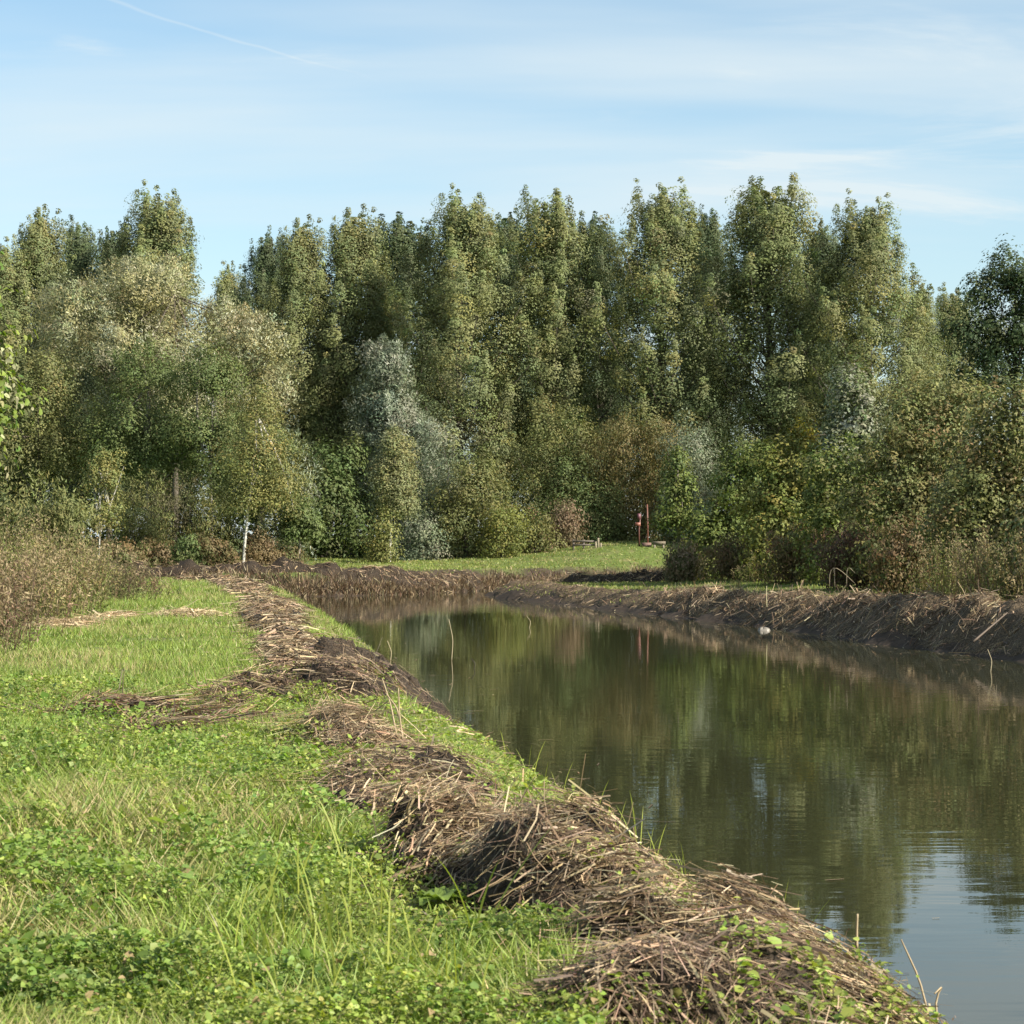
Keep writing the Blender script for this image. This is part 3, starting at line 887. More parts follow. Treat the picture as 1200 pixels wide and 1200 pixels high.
for i, (px, d, w, top, lab, cols) in enumerate([
        (865, 94, 38, 630, 'dry brown bramble at the foot of the leftmost lush bush', BROWN),
        (930, 88, 36, 614, 'reddish brown bramble below the second right bank bush', BROWN + [(0.17, 0.095, 0.05)]),
        (1000, 80, 40, 612, 'dark red brown bramble below the big green bush', [(0.14, 0.075, 0.05), (0.11, 0.07, 0.045), (0.09, 0.08, 0.04)]),
        (1060, 71, 40, 608, 'brown bramble left of the tall dry reeds', BROWN),
        (800, 96, 18, 650, 'dry tuft at the foot of the slim sapling', [(0.24, 0.19, 0.11), (0.18, 0.15, 0.08), (0.1, 0.11, 0.04)])]):
    put('bramble_bush', lab, 'bush', px, d, [(px, (top + 680) / 2, w, (680 - top) / 2), (px - w * .5, 655, w * .55, 22), (px + w * .5, 655, w * .55, 22)], 410 + i, cols, per=26, n_clus=120, clus=0.28, L=0.15, W=0.08, axis='up', stems=10, shell=0.3, group='brambles on the right bank')

# tree whose leafy twigs reach in at the left edge
put('broadleaf_tree', 'nearby tree whose leafy twigs reach in at the left edge', 'tree', -95, 31,
    [(-95, 420, 100, 130), (-80, 520, 96, 90), (-70, 330, 60, 70), (-60, 470, 80, 60)], 420, [(0.12, 0.17, 0.03), (0.09, 0.14, 0.028), (0.16, 0.20, 0.04), (0.3, 0.3, 0.16)], per=17, n_clus=420, clus=0.20, L=0.105, W=0.085, trunk_r=0.12, group='trees at the left edge', tpl=ROUND, limbs=50, base=1.0, out_w=0.4)


# ------------------------------------------------------------------ tall weeds on the left bank
def weed_clump(name, label, x, y, w, h, seed, cols, n_st=60, group='tall weeds on the left bank'):
    rng = np.random.default_rng(seed)
    st, fo = Mesh(), Mesh()
    bx = rng.normal(0, w * 0.45, n_st); by = rng.normal(0, w * 0.5, n_st)
    z0 = gz(x, y)
    bz = ground(x + bx, y + by) - z0
    hh = h * rng.uniform(0.55, 1.1, n_st) * np.exp(-(bx / w) ** 2 * 0.6)
    dirs = norm(np.stack([bx * 0.25 / w + rng.normal(0, .16, n_st), rng.normal(0, .16, n_st), np.ones(n_st)], 1))
    p = np.stack([bx, by, bz], 1)
    sc = pal(rng, n_st, [(0.17, 0.11, 0.07), (0.13, 0.085, 0.06), (0.20, 0.15, 0.09)])
    side = np.cross(dirs, rdir(rng, n_st))
    ribbons(st, p, dirs, hh, 0.012 + 0.004 * rng.random(n_st), side, sc, 3, 0.05)
    ribbons(st, p, dirs, hh, 0.012, np.cross(dirs, side), sc, 3, 0.05)
    per = 46
    ci = np.repeat(np.arange(n_st), per)
    n = len(ci)
    t = rng.uniform(0.12, 1.02, n)
    q = p[ci] + dirs[ci] * (hh[ci] * t)[:, None] + rng.normal(0, 0.055, (n, 3)) * (1.2 - 0.5 * t)[:, None]
    cc = pal(rng, n_st, cols, 0.12)[ci]
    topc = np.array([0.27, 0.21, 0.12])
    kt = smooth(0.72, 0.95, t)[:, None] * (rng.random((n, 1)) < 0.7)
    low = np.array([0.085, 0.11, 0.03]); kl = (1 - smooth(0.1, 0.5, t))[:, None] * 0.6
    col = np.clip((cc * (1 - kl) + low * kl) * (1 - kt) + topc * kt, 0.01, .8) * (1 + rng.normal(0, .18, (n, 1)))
    ax = rdir(rng, n) * 0.8 + UP * rng.uniform(-0.3, 0.9, n)[:, None]
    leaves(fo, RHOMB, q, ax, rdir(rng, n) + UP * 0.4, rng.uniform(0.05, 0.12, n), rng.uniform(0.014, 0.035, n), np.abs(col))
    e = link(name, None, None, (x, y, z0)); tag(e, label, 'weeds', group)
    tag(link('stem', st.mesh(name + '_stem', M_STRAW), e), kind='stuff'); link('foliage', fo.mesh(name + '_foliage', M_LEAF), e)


WEED = [(0.25, 0.19, 0.085), (0.20, 0.17, 0.07), (0.16, 0.165, 0.055), (0.28, 0.21, 0.11)]
WEED_G = [(0.16, 0.185, 0.05), (0.19, 0.19, 0.06), (0.145, 0.175, 0.048), (0.22, 0.19, 0.075)]
WEED_R = [(0.20, 0.135, 0.085), (0.17, 0.12, 0.075), (0.23, 0.16, 0.10), (0.15, 0.135, 0.06)]
for i, (px, d, w, h, cols, lab) in enumerate([
        (-30, 31, 0.9, 1.5, WEED_R, 'reddish brown tall weeds at the left edge, nearest the camera'),
        (5, 36, 0.9, 1.6, WEED_R, 'purplish brown weeds at the left edge behind the nearest ones'),
        (30, 41, 1.0, 1.5, WEED, 'brown seeding weeds left of the green weed clump'),
        (72, 44, 0.9, 1.15, WEED_G, 'greenish weed clump in the middle of the left thicket'),
        (55, 50, 1.1, 1.7, WEED, 'tall brown weeds behind the greenish clump'),
        (10, 52, 1.2, 2.3, WEED_G, 'tallest green brown weeds at the back of the left edge'),
        (105, 54, 1.1, 1.5, WEED_G, 'olive weeds left of the dark rounded tuft'),
        (132, 57, 1.0, 1.35, [(0.08, 0.09, 0.035), (0.10, 0.10, 0.045), (0.12, 0.11, 0.05)], 'dark green rounded weed tuft at the thicket\'s right end'),
        (154, 60, 0.9, 1.0, WEED_R, 'low brown weeds ending the thicket by the grass'),
        (80, 62, 1.4, 1.9, WEED, 'brown weeds below the small birch sapling'),
        (25, 64, 1.6, 2.4, WEED_G, 'tall olive weeds below the far left shrubs')]):
    weed_clump('tall_weeds', lab, PX(px, d), d, w, h, 500 + i, cols, int(70 * w))
for i, (px, d, w, h, lab) in enumerate([
        (1112, 60, .9, 1.9, 'dry grey brown grasses below the tall olive bush'),
        (1150, 57, .9, 2.1, 'tall dry grasses left of the bush cut by the right edge'),
        (1188, 55, .9, 2.3, 'tallest dry grasses at the right edge of the photo'),
        (1225, 53, .9, 2.2, 'dry grasses half outside the right edge of the photo'),
        (890, 91, 1.0, 1.4, 'dry tan grasses between the first two right bank bushes')]):
    weed_clump('dry_grasses', lab, PX(px, d), d, w, h, 530 + i, WEED if i % 2 else WEED_G, 80, 'dry grasses on the right bank')


# ------------------------------------------------------------------ cut reeds: windrows and heaps of straw on mud
STRAW = [(0.34, 0.25, 0.145), (0.27, 0.19, 0.11), (0.41, 0.31, 0.185), (0.19, 0.13, 0.078), (0.12, 0.082, 0.052), (0.46, 0.37, 0.24), (0.15, 0.105, 0.065)]
STRAW_D = [(0.20, 0.14, 0.09), (0.13, 0.09, 0.06), (0.28, 0.20, 0.125), (0.085, 0.06, 0.042), (0.36, 0.27, 0.17)]


def heap(name, label, path, seed, n_straw, cols=STRAW, lean=None, group='cut reed heaps on the left bank', straw_len=(0.05, 0.23), straw_w=0.0058, cover=1.0,
         mud=(0.030, 0.021, 0.013), thick=0.08, cat='reed heap', tuft=0.0, green=0, steep=0):
    """path: (x, y, half width, height) stations of a ridge; a lumpy mud core with strewn dry reeds over it"""
    rng = np.random.default_rng(seed)
    P = np.array(path, float)
    if group.startswith('cut reed'): P[:, 3] *= 0.56
    s = np.concatenate([[0], np.cumsum(np.hypot(*np.diff(P[:, :2], axis=0).T))])
    n = max(12, int(s[-1] / 0.06)); n = min(n, 110)
    ss = np.linspace(0, s[-1], n)
    q = np.stack([np.interp(ss, s, P[:, k]) for k in range(4)], 1)
    q[:, 2] *= 0.75 + 0.5 * vnoise(ss * 1.7, ss * 0 + seed, seed)
    q[:, 3] *= 0.65 + 0.7 * vnoise(ss * 1.3, ss * 0 + seed + 5, seed + 1)
    end = smooth(0, max(0.05, min(0.9, s[-1] * 0.3)), np.minimum(ss, s[-1] - ss))
    q[:, 2] *= 0.35 + 0.65 * end; q[:, 3] *= end
    tan = norm(np.gradient(q[:, :2], axis=0)); nor = np.stack([tan[:, 1], -tan[:, 0]], 1)
    m = 35 if P[:, 1].mean() < 35 else 19
    u = np.linspace(-1, 1, m)

    def surf(i_f, uu):
        i0 = np.clip(i_f.astype(int), 0, n - 2); fr = (i_f - i0)[:, None]
        a = q[i0] * (1 - fr) + q[i0 + 1] * fr
        nn = norm(nor[i0] * (1 - fr) + nor[i0 + 1] * fr)
        x = a[:, 0] + nn[:, 0] * uu * a[:, 2]; y = a[:, 1] + nn[:, 1] * uu * a[:, 2]
        prof = np.maximum(0, 1 - np.abs(uu) ** np.where(uu * steep > 0, 3.2, 2.2))
        lump = np.clip((fbm(x * 2.0, y * 2.0, seed + 3, 4) - 0.47) * 2.2, -.8, .75) + (fbm(x * 8, y * 8, seed + 8, 3) - 0.5) * 0.5
        z = ground(x, y) + a[:, 3] * prof * (1 + 0.9 * lump) + (0.05 * lump + 0.14 * (np.abs(fbm(x * 9, y * 9, seed + 9, 4) - .5) * 2 - .25) + 0.05 * (fbm(x * 26, y * 26, seed + 10, 2) - .5) * min(1.5, straw_w / .008)) * (prof > 0) - 0.05 * (np.abs(uu) > 0.97)
        return np.stack([x, y, z], 1), nn, a

    I, U = np.meshgrid(np.arange(n).astype(float), u, indexing='ij')
    v, _, _ = surf(I.ravel(), U.ravel())
    o = np.array([P[:, 0].mean(), P[:, 1].mean(), 0.0]); o[2] = gz(o[0], o[1])
    core = Mesh()
    a, b = np.meshgrid(np.arange(n - 1), np.arange(m - 1), indexing='ij')
    k = a * m + b
    cm = np.array(mud) * (0.7 + 0.9 * fbm(v[:, 0] * 3, v[:, 1] * 3, seed + 11))[:, None]
    core.add(v - o, [np.stack([k, k + 1, k + m + 1, k + m], -1).reshape(-1, 4)], cm)
    st = Mesh()
    i_f = rng.uniform(0, n - 1.001, n_straw); uu = np.clip(rng.normal(0, 0.60, n_straw), -1.15, 1.15)
    sp, nn, aa = surf(i_f, uu)
    keep = (fbm(sp[:, 0] * 1.9, sp[:, 1] * 1.9, seed + 20) + rng.normal(0, 0.08, n_straw)) < 0.40 + 0.25 * cover
    keep &= ~((uu * steep > .62) & (rng.random(n_straw) < .08))
    i_f, uu, sp, nn, aa = i_f[keep], uu[keep], sp[keep], nn[keep], aa[keep]
    N = len(sp)
    tg = np.stack([nn[:, 1] * -1, nn[:, 0]], 1)
    th = (fbm(sp[:, 0] * 1.6, sp[:, 1] * 1.6, seed + 30) - 0.5) * 7.5 + rng.normal(0, 0.85, N) + rng.choice([0, math.pi], N)
    if lean is not None: th = th * 0.35 + lean + rng.normal(0, 0.35, N)
    ct, sn = np.cos(th), np.sin(th)
    hd = np.stack([tg[:, 0] * ct - tg[:, 1] * sn, tg[:, 0] * sn + tg[:, 1] * ct], 1)
    Ls = rng.uniform(*straw_len, N) * rng.choice([0.5, 1, 1, 1.3], N)
    # follow the slope of the heap: sample its height a little further along
    zb = sp[:, 2]
    x2 = sp[:, 0] + hd[:, 0] * Ls; y2 = sp[:, 1] + hd[:, 1] * Ls
    du = ((x2 - sp[:, 0]) * nn[:, 0] + (y2 - sp[:, 1]) * nn[:, 1]) / np.maximum(aa[:, 2], 0.05)
    u2 = uu + du
    pr1 = np.maximum(0, 1 - np.abs(np.clip(uu, -1, 1)) ** 2.2); pr2 = np.maximum(0, 1 - np.abs(np.clip(u2, -1, 1)) ** 2.2)
    dz = (pr2 - pr1) * aa[:, 3] + (ground(x2, y2) - ground(sp[:, 0], sp[:, 1]))
    d3 = norm(np.stack([hd[:, 0] * Ls, hd[:, 1] * Ls, dz * 0.9 + rng.normal(0.02, 0.10, N) * Ls], 1))
    p = sp - o
    p[:, 2] += rng.uniform(0.0, 1, N) ** 2 * thick + 0.006
    if tuft > 0:
        upw = rng.random(N) < tuft
        d3[upw] = norm(d3[upw] + UP * rng.uniform(0.5, 2.0, upw.sum())[:, None])
    sd = np.cross(d3, UP + rng.normal(0, 0.6, (N, 3)))
    col = pal(rng, N, cols, 0.2) * (0.55 + 0.95 * fbm(sp[:, 0] * 2.1, sp[:, 1] * 2.1, seed + 41))[:, None]
    W = straw_w * rng.choice([0.5, 0.7, 1.0, 1.4, 2.2], N, p=[.3, .33, .24, .1, .03])
    bend = norm(rdir(rng, N) + np.array([0, 0, -0.5]))
    ribbons(st, p, d3, Ls, W, sd, col, 2, np.abs(rng.normal(0.10, 0.22, N)), tip=False, droop_dir=bend)
    # crumbs and torn leaf flakes
    nf = N // 3
    fi = rng.integers(0, N, nf)
    fp = p[fi] + rng.normal(0, .04, (nf, 3)) * np.array([1, 1, .2])
    leaves(st, RHOMB, fp, rdir(rng, nf) * np.array([1, 1, .35]), norm(rdir(rng, nf) * .6 + UP), rng.uniform(2, 7, nf) * straw_w, rng.uniform(.8, 2.4, nf) * straw_w, pal(rng, nf, cols, .25) * .8)
    e = link(name, None, None, o); tag(e, label, cat, group)
    link('mud', core.mesh(name + '_mud', M_SOIL, True), e)
    r = link('dry_reeds', st.mesh(name + '_reeds', M_STRAW), e); r['kind'] = 'stuff'
    if green:
        gi = rng.uniform(0, n - 1.001, green); gu = rng.uniform(-1.1, 1.1, green)
        gp, _, _ = surf(gi, gu)
        kp = fbm(gp[:, 0] * 2.0, gp[:, 1] * 2.0, seed + 55) > .53
        gp = gp[kp] - o; k_ = len(gp)
        gp[:, 2] += rng.uniform(.01, .09, k_)
        gs = Mesh()
        sz = rng.gamma(7, .0035, k_)
        leaves(gs, ROUND, gp, np.stack([rng.normal(size=k_), rng.normal(size=k_), rng.normal(.1, .3, k_)], 1), norm(np.stack([rng.normal(0, .5, k_), rng.normal(0, .5, k_), np.ones(k_)], 1)), sz, sz, pal(rng, k_, HERB, .16))
        r = link('green_sprouts', gs.mesh(name + '_sprouts', M_GRASS), e); r['kind'] = 'stuff'
    return e


HERB = [(0.255, 0.325, 0.062), (0.215, 0.285, 0.056), (0.295, 0.35, 0.075), (0.17, 0.235, 0.05), (0.34, 0.37, 0.105)]
heap('reed_heap', 'large tousled reed heap with a dark hollow, biggest in the foreground', [(-0.40, 11.9, .4, .2), (-0.1, 11.0, .58, .50), (0.24, 10.2, .66, .72), (0.66, 9.8, .58, .5), (1.05, 9.5, .45, .2)], 601, 19000, STRAW, tuft=0.02, green=2500, steep=1)
heap('reed_heap', 'flat spread of straw and mud at the very bottom beside the water', [(-0.1, 8.2, .5, .24), (0.5, 8.6, .68, .34), (1.05, 9.0, .70, .38), (1.55, 9.6, .55, .3), (1.9, 10.3, .4, .2)], 602, 16000, STRAW, tuft=0.015, cover=.7, green=9000)
heap('reed_heap', 'muddy clump of reeds at the bottom edge of the photo', [(-0.2, 7.2, .4, .2), (0.3, 7.5, .5, .36), (0.75, 7.7, .5, .36), (1.3, 8.1, .45, .26)], 603, 8000, STRAW_D, cover=.7, green=4000)
heap('reed_heap', 'thin straw layer sloping to the water in the bottom right corner', [(0.9, 7.5, .45, .14), (1.4, 8.1, .55, .22), (1.8, 8.8, .5, .24), (2.1, 9.7, .4, .18)], 617, 9000, STRAW, cover=.7, green=6000)
heap('reed_heap', 'straw ridge running from the big heap towards the upright stalks', [(-0.42, 11.9, .42, .14), (-0.6, 13.2, .52, .2), (-0.8, 14.6, .55, .26), (-1.0, 16.0, .5, .24)], 604, 12000, STRAW, tuft=0.015, green=4000, steep=-1, cover=.8)
heap('reed_heap', 'straw mound with broken stalks standing upright in it', [(-1.1, 15.8, .45, .18), (-1.25, 17.2, .5, .30), (-1.4, 18.4, .45, .24), (-1.7, 19.6, .4, .12)], 605, 9500, STRAW, tuft=0.03, green=2500, steep=-1)
heap('reed_heap', 'dark steep heap of mud and reeds in the middle of the left bank', [(-3.0, 21.0, .5, .2), (-2.5, 22.0, .95, .42), (-2.05, 22.9, .95, .5), (-1.6, 24.2, .7, .3)], 606, 9000, STRAW_D + STRAW[:2], straw_len=(.08, .34), straw_w=.009, tuft=0.02, green=2500, steep=1, cover=.75)
heap('reed_heap', 'long low streak of brown reeds lying across the grass', [(-4.6, 20.3, .18, .06), (-4.1, 20.5, .28, .12), (-3.5, 20.1, .3, .14), (-2.9, 19.6, .3, .12), (-2.4, 19.2, .25, .07)], 607, 4200, STRAW_D + [(0.26, 0.15, 0.08)], lean=0.0, straw_len=(.2, .6), straw_w=.010, green=900)
heap('reed_heap', 'second thin streak of reddish reeds in front of the long streak', [(-3.5, 18.2, .12, .04), (-3.1, 18.3, .2, .09), (-2.6, 18.4, .2, .08)], 608, 700, STRAW_D + [(0.22, 0.12, 0.07)], lean=0.0, straw_len=(.2, .6), straw_w=.010)
heap('reed_heap', 'thin fan of greenish reeds leading to the upright stalk mound', [(-2.1, 18.0, .2, .03), (-1.6, 17.6, .3, .08), (-1.1, 17.0, .3, .1)], 609, 1300, [(0.24, 0.24, 0.10), (0.34, 0.28, 0.13), (0.18, 0.20, 0.08), (0.4, 0.3, 0.16)], lean=0.1, straw_len=(.2, .7), straw_w=.009)
heap('mud_heap', 'dark bare mud slump at the water\'s edge of the left bank', [(-2.0, 31.5, .5, .4), (-1.5, 29.5, .8, .55), (-1.0, 27.8, .85, .6), (-0.6, 26.2, .65, .35)], 610, 2600, STRAW_D, cat='mud heap', mud=(.034, .024, .015))
heap('mud_heap', 'dark mud ridge behind the steep heap, reaching to the water', [(-2.8, 33.5, .5, .35), (-2.4, 30.8, .7, .34), (-2.1, 28.0, .7, .34), (-1.8, 26.0, .5, .2)], 611, 3000, STRAW_D, cat='mud heap', mud=(.036, .025, .015))
heap('reed_heap', 'straw windrow between the dark heap and the pale straw beyond', [(-2.9, 26.5, .4, .10), (-2.9, 29, .5, .2), (-3.3, 32, .5, .2), (-3.8, 36, .5, .16)], 612, 4600, STRAW, straw_len=(.12, .4), straw_w=.014)
heap('reed_heap', 'pale straw windrow further along the left bank', [(-4.1, 38, .5, .14), (-4.8, 43, .7, .24), (-5.5, 49, .8, .28), (-6.6, 56, .6, .2)], 613, 7000, STRAW, straw_len=(.15, .45), straw_w=.018)
heap('reed_heap', 'flat patch of pale straw on the grass by the thicket', [(-7.6, 46.5, .5, .05), (-6.9, 45.5, .7, .07), (-6.2, 45.5, .6, .06)], 614, 5000, [(0.46, 0.37, 0.22), (0.38, 0.30, 0.18), (0.52, 0.42, 0.27)], straw_len=(.12, .4), straw_w=.015, cover=1.2, mud=(.26, .2, .11))
heap('reed_heap', 'low pale straw mound at the foot of the thicket', [(-8.6, 38.5, .4, .06), (-8.4, 42, .5, .08), (-8.3, 46, .5, .08)], 615, 4000, [(0.40, 0.30, 0.18), (0.32, 0.24, 0.14), (0.46, 0.36, 0.22)], straw_len=(.12, .4), straw_w=.014, cover=1.3, mud=(.2, .15, .085))
heap('reed_heap', 'farthest straw windrow at the end of the left bank', [(-7.5, 62, .6, .16), (-8.8, 70, .8, .26), (-10.5, 78, .8, .24), (-13, 84, .7, .2)], 616, 5200, STRAW, straw_len=(.2, .5), straw_w=.026)

# right bank spoil: mud and reeds along the water, in lengths
GB = 'muddy reed windrows on the right bank'
RB = np.array(RIGHT[4:16], float)
sb = np.concatenate([[0], np.cumsum(np.hypot(*np.diff(RB, axis=0).T))])


def bank_at(s, off):
    x = np.interp(s, sb, RB[:, 0]); y = np.interp(s, sb, RB[:, 1])
    x2 = np.interp(s + .5, sb, RB[:, 0]); y2 = np.interp(s + .5, sb, RB[:, 1])
    t = np.array([x2 - x, y2 - y]); t = t / (np.linalg.norm(t) + 1e-9)
    return x - t[1] * off, y + t[0] * off


_br = np.random.default_rng(17)
for i, (s0, s1, hh, cov, lab) in enumerate([
        (3, 12, .25, .5, 'muddy reed windrow at the tip of the right bank'),
        (12, 21, .26, .5, 'grassy mud windrow just behind the right bank tip'),
        (21, 30, .34, .7, 'mud and straw windrow below the slim sapling'),
        (30, 38, .45, 1.0, 'pale topped straw windrow behind the floating white object'),
        (38, 46, .50, 1.0, 'straw windrow with bent dry stalks on top'),
        (46, 54, .5, .8, 'dark mud windrow with a fallen branch on it'),
        (54, 64, .55, .8, 'dark mud windrow cut by the right edge of the photo')]):
    path = []
    for s in np.linspace(s0 - .6, s1 + .6, 6):
        bx, by = bank_at(s, 1.35)
        path.append((bx, by, 1.05 + _br.uniform(-.1, .2), .42 * hh * _br.uniform(.7, 1.3) * (1 if i > 2 else .5)))
    heap('reed_windrow', lab, path, 640 + i, 4400 if i > 2 else 1400, STRAW_D + (STRAW if i > 2 else []), group=GB, cat='reed windrow', straw_len=(.12, .38), straw_w=.016, cover=cov, mud=(.075, .054, .031), tuft=.10, thick=.10)
rng = np.random.default_rng(73)
rf_ = Mesh()
N = 34000
s = rng.uniform(1.5, sb[-1] - 1, N)
q0 = np.array([np.interp(s, sb, RB[:, k]) for k in range(2)]); q1 = np.array([np.interp(s + .5, sb, RB[:, k]) for k in range(2)])
tt = norm((q1 - q0).T); nl_ = np.stack([-tt[:, 1], tt[:, 0]], 1)
off = rng.uniform(.25, 1.7, N)
rx = q0[0] + nl_[:, 0] * off; ry = q0[1] + nl_[:, 1] * off
mask = fbm(s * .9, off * 1.5, 5) + rng.normal(0, .06, N) < (.36 + .22 * smooth(.3, 1.6, off)) * (.6 + .4 * smooth(22, 34, s))
rx, ry, nl_, off, s = rx[mask], ry[mask], nl_[mask], off[mask], s[mask]; N = len(rx)
rz = ground(rx, ry) + .05 + .08 * smooth(.6, 1.3, off) * fbm(s, off, 9)
d3 = norm(np.stack([-nl_[:, 0] + rng.normal(0, .45, N), -nl_[:, 1] + rng.normal(0, .45, N), rng.normal(.05, .3, N)], 1))
ribbons(rf_, np.stack([rx, ry, rz], 1), d3, rng.uniform(.10, .34, N), .011, np.cross(d3, UP + rng.normal(0, .5, (N, 3))), pal(rng, N, STRAW_D + STRAW[:4] + [(.17, .16, .06)], .2) * (.5 + fbm(s * .7, off, 14))[:, None], 2, .9, tip=True)
tag(link('reed_fringe', rf_.mesh('right_bank_fringe', M_STRAW)), 'matted brown dead reeds hanging down the right bank face', 'reeds', kind='stuff')
# a second low line of spoil on the meadow behind the bank tip
heap('reed_windrow', 'low brown windrow lying on the meadow behind the right bank tip', [(1.5, 104, .6, .1), (4.0, 101, .8, .34), (6.5, 99, .8, .3), (9, 97, .6, .16)], 660, 2600, STRAW, group=GB, cat='reed windrow', straw_len=(.15, .5), straw_w=.022)

# far bank: standing fringe of mown dry reeds, one mass
rng = np.random.default_rng(71)
fr = Mesh()
FA = np.array(FAR[1:8], float)
sf = np.concatenate([[0], np.cumsum(np.hypot(*np.diff(FA, axis=0).T))])
N = 15000
s = rng.uniform(14, sf[-1], N)
fx = np.interp(s, sf, FA[:, 0]); fy = np.interp(s, sf, FA[:, 1])
off = rng.gamma(2.0, 0.38, N) - 0.15
fx = fx + off * 0.15 + rng.normal(0, .2, N); fy = fy + off
fz = np.maximum(ground(fx, fy), 0.0)
hgt = rng.uniform(.25, .62, N) * (0.6 + 0.8 * fbm(s * .5, s * 0, 3)) * np.where(off > 1.6, .45, 1)
d3 = norm(np.stack([rng.normal(0, .35, N), -0.25 + rng.normal(0, .3, N), np.ones(N)], 1))
ribbons(fr, np.stack([fx, fy, fz - .03], 1), d3, hgt, .035, np.cross(d3, rdir(rng, N) * .4 + np.array([0, 1, 0])), pal(rng, N, STRAW + STRAW_D, .2), 2, .3, tip=True, droop_dir=np.array([0, -0.6, -0.8]))
tag(link('reed_fringe', fr.mesh('reed_fringe', M_STRAW)), 'dry brown reed fringe along the far bank\'s waterline', 'reeds', kind='stuff')
heap('reed_windrow', 'dark muddy windrow on top of the far bank', [(-26, 101.2, .7, .2), (-18, 100.2, .9, .34), (-12, 99.6, .9, .3), (-8, 100.6, .9, .3), (-4, 104, .8, .26), (-1.5, 109.5, .6, .2)], 661, 5200, STRAW_D + STRAW[:3], group='windrow on the far bank', cat='reed windrow', straw_len=(.15, .45), straw_w=.022)


# ------------------------------------------------------------------ ground cover (nobody could count it)
def left_heap_x(y):
    return np.interp(y, [6, 8, 9.5, 11, 13, 15, 17, 20, 24, 30, 40, 50, 64, 90], [-.1, 0, -.15, -.25, -.75, -1.05, -1.45, -1.9, -2.4, -3.0, -4.6, -6.2, -9, -13])


rng = np.random.default_rng(81)
HERB = [(0.255, 0.325, 0.062), (0.215, 0.285, 0.056), (0.295, 0.35, 0.075), (0.17, 0.235, 0.05), (0.34, 0.37, 0.105)]
# broad leaved weeds: ground ivy, nettle, clover on the near left bank
hb = Mesh()
N = 200000
y = 6.2 + 17 * rng.random(N) ** 1.55
xl = -0.25 * y - 0.2
xr = left_heap_x(y) + 0.35
x = xl + (xr - xl) * rng.random(N)
patch = fbm(x * .8, y * .8, 91)
keep = rng.random(N) < np.clip(1.25 - 0.055 * (y - 6) + (patch - .5) * 1.8, 0.05, 1)
x, y, patch = x[keep], y[keep], patch[keep]
N = len(x)
clump = np.clip((fbm(x * 2.6, y * 2.6, 92) - .32) * 2.2, 0, 1)
top = 0.03 + 0.21 * clump
lz = ground(x, y) + top * (1 - 0.75 * rng.random(N) ** 2.2)
nor = norm(np.stack([rng.normal(0, .75, N), rng.normal(0, .75, N), np.ones(N)], 1))
ax = np.stack([rng.normal(size=N), rng.normal(size=N), rng.normal(-.15, .25, N)], 1)
sz = rng.gamma(5, 0.0034, N) * (1 + .03 * np.maximum(0, y - 10)) * (0.85 + .5 * fbm(x * 1.3, y * 1.3, 95))
tone = pal(rng, N, HERB, .16) * (0.69 + .5 * fbm(x * 1.1, y * 1.1, 97))[:, None]
kind_b = smooth(.50, .56, fbm(x * 1.5, y * 1.5, 98))[:, None]          # a second, bluer and darker species grows in patches
tone = tone * (1 - kind_b) + tone * np.array([.78, .88, .92]) * kind_b
sz = sz * (1 + .35 * kind_b[:, 0] * (rng.random(N) < .4))
dead = rng.random(N) < .02
tone[dead] = np.array([.34, .25, .13])
P_ = np.stack([x, y, lz], 1); Wl = sz * rng.uniform(.55, 1.1, N); nr_ = y < 8.6
leaves(hb, ROUND, P_[nr_], ax[nr_], nor[nr_], sz[nr_], Wl[nr_], tone[nr_])
leaves(hb, RHOMB, P_[~nr_], ax[~nr_], nor[~nr_], sz[~nr_], Wl[~nr_] * 1.1, tone[~nr_])
tag(link('ground_ivy', hb.mesh('ground_ivy', M_GRASS)), 'lush carpet of small leaved weeds covering the near left bank', 'weeds', kind='stuff')


def grass(name, label, x, y, h, w, cols, seed, wts=None, lean=.35, k=2, droop=.25):
    rng = np.random.default_rng(seed)
    N = len(x)
    z = ground(x, y)
    d3 = norm(np.stack([rng.normal(0, lean, N), rng.normal(0, lean, N), np.ones(N)], 1))
    m = Mesh()
    hv = norm(np.stack([d3[:, 0], d3[:, 1], -0.25 * np.ones(N)], 1))
    col = pal(rng, N, cols, .2, wts) * (0.8 + .4 * fbm(x * .9, y * .9, seed))[:, None]
    kd = smooth(.54, .70, fbm(x * .45, y * .45, seed + 3))[:, None] * (rng.random((N, 1)) < .45)      # dry, yellowed patches
    col = col * (1 - kd) + np.array([.36, .31, .14]) * kd * (1 + rng.normal(0, .15, (N, 1)))
    col = np.clip(col, .01, .8)
    sd = np.cross(d3, rdir(rng, N)); p = np.stack([x, y, z - .01], 1)
    w = np.broadcast_to(w, (N,)); near = y < 17
    for sel, kk in ((near, k), (~near, 1)):
        ribbons(m, p[sel], d3[sel], h[sel], w[sel], sd[sel], col[sel], kk, droop if kk > 1 else droop * .6, droop_dir=hv[sel])
    return tag(link(name, m.mesh(name, M_GRASS)), label, 'grass', kind='stuff')


TURF = [(0.205, 0.275, 0.058), (0.175, 0.24, 0.052), (0.245, 0.305, 0.07), (0.29, 0.31, 0.09), (0.40, 0.34, 0.18)]
TW = [.3, .3, .22, .12, .06]
